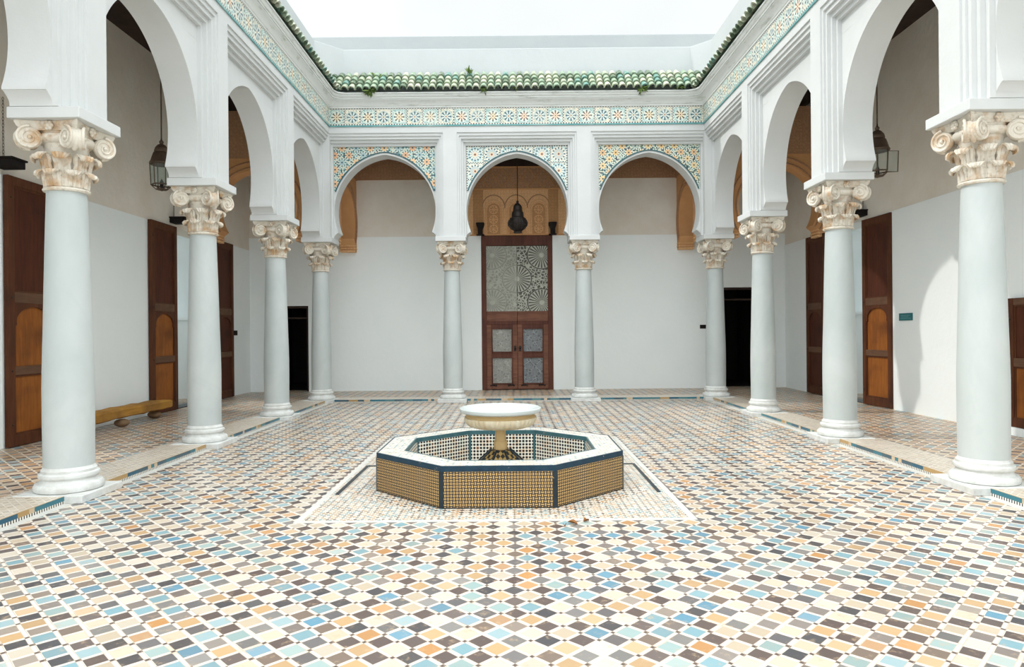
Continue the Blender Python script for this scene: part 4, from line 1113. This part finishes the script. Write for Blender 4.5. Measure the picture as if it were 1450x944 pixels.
for cx in (-0.585, 0.01, 0.605):
    q = MB()
    for hw, rr in ((0.235, 0.028), (0.19, 0.016)):
        pts = [(cx - hw, -0.06, 0.03), (cx - hw, -0.06, 0.66)] + [(cx - hw * math.cos(t), -0.06, 0.66 + hw * 1.08 * math.sin(t)) for t in [PI * i / 16 for i in range(1, 16)]] + [(cx + hw, -0.06, 0.66), (cx + hw, -0.06, 0.03)]
        q.tube(pts, rr, 6)
    ba = q.build('blind_arch', 'ochre_stucco', ty, smooth=50)
    q = MB(); q.face([(cx - 0.2, -0.053, 0.03), (cx + 0.2, -0.053, 0.03), (cx + 0.2, -0.053, 0.66)] + [(cx + 0.2 * math.cos(t), -0.053, 0.66 + 0.2 * 1.08 * math.sin(t)) for t in [PI * i / 16 for i in range(1, 16)]] + [(cx - 0.2, -0.053, 0.66)])
    q.build('niche_field', 'niche_stucco', ba)
    pts = [(cx - 0.3 * math.cos(t), -0.055, 0.72 + 0.34 * math.sin(t)) for t in [PI * i / 16 for i in range(0, 17)]]
    MB().tube(pts, 0.014, 5).build('arch_line', 'brown_stucco', ba)
    for z in (0.17, 0.42, 0.68):
        q = MB(); q.tube([(cx + 0.105 * math.cos(t), -0.055, z + 0.105 * math.sin(t)) for t in [2 * PI * i / 20 for i in range(21)]], 0.014, 5)
        for k in range(8):
            a = k * PI / 4; q.tube([(cx + 0.025 * math.cos(a), -0.055, z + 0.025 * math.sin(a)), (cx + 0.095 * math.cos(a), -0.055, z + 0.095 * math.sin(a))], 0.01, 5)
        q.ball((cx, -0.055, z), 0.03, 8)
        q.build('rosette', 'ochre_stucco', ba, smooth=50)

# ------------------------------------------------------------------ lanterns
def glass_lantern(label, loc, rz, open_door, s=1.0):
    root = thing('glass_lantern', label, 'lantern', loc, rz, 'hexagonal glass lanterns in the galleries')
    hb_, r0, r1 = 0.46 * s, 0.125 * s, 0.175 * s
    hexr = lambda r, z, o=0: [(r * math.cos(k * PI / 3 + o), r * math.sin(k * PI / 3 + o), z) for k in range(6)]
    zb_, zt = 0.07 * s, 0.07 * s + 0.34 * s
    f = MB()
    for ring_r, z in ((0.16 * s, zb_), (r1, zt)):
        h = hexr(ring_r, z); f.tube(h + [h[0]], 0.012 * s, 6)
    b, t = hexr(0.16 * s, zb_), hexr(r1, zt)
    for k in range(6): f.tube([b[k], t[k]], 0.009 * s, 6)
    h = hexr(0.09 * s, 0.0); f.tube(h + [h[0]], 0.01 * s, 6)
    for k in range(6): f.tube([h[k], b[k]], 0.008 * s, 6)
    f.face(h); f.build('frame', 'rusty_brass', root)
    for k in range(6):
        if open_door and k == 0: continue
        j = (k + 1) % 6
        g = MB(); n = Vector((math.cos(k * PI / 3 + PI / 6), math.sin(k * PI / 3 + PI / 6), 0)) * 0.002
        P = [Vector(b[k]), Vector(b[j]), Vector(t[j]), Vector(t[k])]
        g.face([p - n for p in P]); g.face([p + n for p in P])
        for a in range(4): g.face([P[a] - n, P[(a + 1) % 4] - n, P[(a + 1) % 4] + n, P[a] + n])
        g.build('glass_pane', 'lantern_glass', root)
    if open_door:
        d = MB(); b0, t0 = Vector(b[0]), Vector(t[0])
        wv = Vector((0.17 * s, 0.0, 0))
        loop = [b0, b0 + wv, t0 + wv, t0, b0]; d.tube(loop, 0.009 * s, 6)
        dr = d.build('hinged_pane', 'rusty_brass', root)
        g = MB(); P = [b0, b0 + wv, t0 + wv, t0]; n = Vector((0, 0.002, 0))
        g.face([p - n for p in P]); g.face([p + n for p in P]); g.build('glass', 'lantern_glass', dr)
    MB().lathe([(0.185 * s, zt - 0.005), (0.19 * s, zt + 0.02), (0.17 * s, zt + 0.05), (0.15 * s, zt + 0.12), (0.13 * s, zt + 0.18), (0.11 * s, zt + 0.20), (0.115 * s, zt + 0.22), (0.10 * s, zt + 0.27), (0.06 * s, zt + 0.32), (0.025 * s, zt + 0.34)], 12).build('dome', 'rusty_brass', root, smooth=40)
    c = MB(); c.lathe([(0.02 * s, zt + 0.33), (0.035 * s, zt + 0.36), (0.035 * s, zt + 0.38), (0.015 * s, zt + 0.40), (0.01 * s, zt + 0.45)], 10)
    c.build('finial', 'rusty_brass', root, smooth=40)
    zz = ZC - 0.03 - loc[2]
    MB().tube([(0, 0, zt + 0.43), (0, 0, zz)], 0.011, 8).build('rod', 'rusty_brass', root)
    MB().lathe([(0.03 * s, 0.03 * s), (0.03 * s, 0.12 * s), (0.005, 0.17 * s)], 8).build('candle_cup', 'black_iron', root)
    MB().lathe([(0.005, -0.03 * s), (0.03 * s, -0.02 * s), (0.06 * s, 0.0)], 10).build('base', 'rusty_brass', root)
glass_lantern('hexagonal glass lantern hanging high on the log bench side, closed', (-5.78, 11.28, 4.0), 0.3, False)
glass_lantern('hexagonal glass lantern hanging on the teal sign side with one pane swung open', (5.98, 11.16, 4.09), 0.0, True)
pl = thing('pierced_lantern', 'black pierced bulb-shaped lantern hanging in front of the carved tympanum', 'lantern', (0.14, 16.95, 4.05))
pr = [(0.10, 0.0), (0.11, 0.03), (0.08, 0.05), (0.16, 0.10), (0.22, 0.18), (0.235, 0.25), (0.20, 0.33)]
MB().lathe(pr, 16).build('bulb', 'black_iron', pl, smooth=30)
MB().lathe([(0.20, 0.33), (0.205, 0.36), (0.17, 0.37), (0.15, 0.40), (0.145, 0.50), (0.12, 0.54), (0.11, 0.56), (0.105, 0.66), (0.06, 0.72), (0.03, 0.74)], 12).build('tiered_top', 'black_iron', pl, smooth=30)
q = MB()
for k in range(12):
    a = k * PI / 6
    q.tube([(r * 1.03 * math.cos(a), r * 1.03 * math.sin(a), z) for r, z in pr[2:]], 0.012, 5)
    q.ball((0.225 * math.cos(a + 0.26), 0.225 * math.sin(a + 0.26), 0.2), 0.028, 7)
q.build('fretwork', 'black_iron', pl, smooth=50)
q = MB(); q.ball((0, 0, 0.77), 0.035, 8); q.build('finial', 'black_iron', pl, smooth=60)
MB().tube([(0, 0, 0.79), (0, 0, ZC - 0.03 - 4.05)], 0.011, 8).build('rod', 'black_iron', pl)

# ------------------------------------------------------------------ log bench, signs, small things
lb = thing('log_bench', 'rough squared wooden log bench on two stones against the gallery wall', 'bench', (-6.58, 11.5, ZG))
rows = []
for i in range(15):
    t = i / 14; y = -1.4 + 2.85 * t
    w = 0.15 + 0.012 * math.sin(i * 1.7); h = 0.085 + 0.008 * math.sin(i * 2.3); dz = 0.225 + 0.02 * math.sin(t * 3.0) ; dx = 0.015 * math.sin(i * 0.9)
    if i == 14: w *= 0.82; h *= 0.8
    rows.append([(dx + w * sx * cx_, y, dz + h * sz) for sx, sz, cx_ in ((-1, -0.7, 1), (-0.7, -1, 1), (0.7, -1, 1), (1, -0.7, 1), (1, 0.6, 1), (0.75, 1, 1), (-0.75, 1, 1), (-1, 0.6, 1))])
g = MB(); g.grid(rows, True); g.face(rows[0]); g.face(rows[-1]); g.build('log', 'log_wood', lb, smooth=30)
for y, x in ((1.05, -0.02), (-0.12, 0.05)):
    g = MB(); g.ball((x, y, 0.07), 0.12, 9, 0.56); g.build('support_stone', 'stone', lb, smooth=60)
def on_wall(name, label, cat, loc, rz, w, h, mat, txt=False):
    root = thing(name, label, cat, loc, rz)
    MB().box(-w / 2, -0.015, -h / 2, w / 2, 0.0, h / 2).build('plate', mat, root, bevel=0.003)
    if txt:
        q = MB()
        for k, (a, b) in enumerate(((-0.14, 0.13), (-0.13, 0.10), (-0.15, 0.14))):
            x = a
            random.seed(k + 3)
            while x < b:
                l = random.uniform(0.012, 0.035); q.box(x, -0.0165, 0.026 - k * 0.026 - 0.005, x + l, -0.015, 0.026 - k * 0.026 + 0.005); x += l + 0.008
        q.build('lettering', 'pale_ink', root)
on_wall('wall_sign', 'small teal rectangular sign on the white gallery wall', 'sign', (WR - 0.0125, 12.48, 1.81), R(-90), 0.42, 0.135, 'teal_sign', True)
on_wall('switch_plate', 'small black plate on the white back wall next to the taller dark doorway', 'wall plate', (5.02, WB - 0.0125, 1.69), 0, 0.17, 0.10, 'dark_socket')
sb = thing('wall_box', 'small black box on the gallery wall beside the narrow-looking dark door leaf', 'wall box', (WL + 0.0125, 16.93, 1.63), R(90))
MB().box(-0.10, -0.07, -0.06, 0.10, 0.0, 0.06).build('case', 'dark_socket', sb, bevel=0.006)

# weeds on the eave
def weed(label, loc, hang, n, sz, seed):
    random.seed(seed)
    g = MB()
    for i in range(n):
        a = random.uniform(0, 2 * PI); l = sz * random.uniform(0.5, 1.1)
        d = Vector((math.cos(a) * 0.7, math.sin(a) * 0.5 - (0.3 if hang else 0), random.uniform(-1.0, 0.3) if hang else random.uniform(0.3, 1.2))).normalized()
        s = d.orthogonal().normalized() * l * 0.16; b = Vector((random.uniform(-0.05, 0.05), random.uniform(-0.03, 0.03), random.uniform(-0.03, 0.03))) * (sz / 0.15)
        nn = d.cross(s).normalized() * 0.004
        P = [b, b + d * l * 0.5 + s, b + d * l, b + d * l * 0.5 - s]
        g.face([p + nn for p in P]); g.face([p - nn for p in P])
        for k in range(4): g.face([P[k] + nn, P[(k + 1) % 4] + nn, P[(k + 1) % 4] - nn, P[k] - nn])
    o = g.build('weed', 'weed_leaf'); o.location = loc
    tag(o, label, 'weed', 'weeds growing on the tiled eave', 'thing')
EY = IY1 - 0.24
weed('thick dark weed hanging from the tiled eave near the log-side corner', (-3.15, EY, 7.03), True, 34, 0.17, 1)
weed('small weed hanging from the eave above the carved door', (-0.58, EY, 7.04), True, 16, 0.13, 2)
weed('tiny weed hanging from the eave just beside the one above the carved door', (0.1, EY, 7.05), True, 9, 0.09, 3)
weed('broad weed hanging from the eave above the yellow-star mosaic arch', (2.95, EY, 7.04), True, 36, 0.17, 4)
weed('round weed hanging from the eave near the sign-side corner', (3.78, EY, 7.06), True, 18, 0.12, 5)
weed('upright dry sprig on top of the eave tiles above the carved door', (-0.95, IY1 + 0.12, 7.48), False, 8, 0.2, 6)
weed('upright thin sprig on top of the eave tiles near the log-side corner', (-3.05, IY1 + 0.12, 7.46), False, 6, 0.18, 7)
# dead leaves in front of the basin
for i, (x, y, l) in enumerate(((0.48, 5.66, 'larger curled brown dead leaf on the floor before the basin'), (0.60, 5.73, 'small flat brown dead leaf on the mosaic edge before the basin'), (0.41, 5.60, 'smallest brown leaf scrap lying on the floor before the basin'))):
    random.seed(20 + i); g = MB(); L = (0.085, 0.06, 0.04)[i]; rows = []
    for a in range(7):
        t = a / 6; w = L * 0.32 * math.sin(PI * min(0.98, t + 0.02)) + 0.002
        rows.append([(w * s, L * (t - 0.5), 0.006 + 0.022 * abs(s) * math.sin(PI * t) + 0.01 * t * (1 if i == 0 else 0.3)) for s in (-1, -0.5, 0, 0.5, 1)])
    g.grid(rows); g.grid([[(x_, y_, z_ + 0.002) for x_, y_, z_ in r] for r in rows])
    o = g.build('dead_leaf', 'dead_leaf', smooth=60); o.location = (x, y, 0.0); o.rotation_euler = (0, 0, 1.2 + i)
    tag(o, l, 'leaf', 'dead leaves before the basin', 'thing')
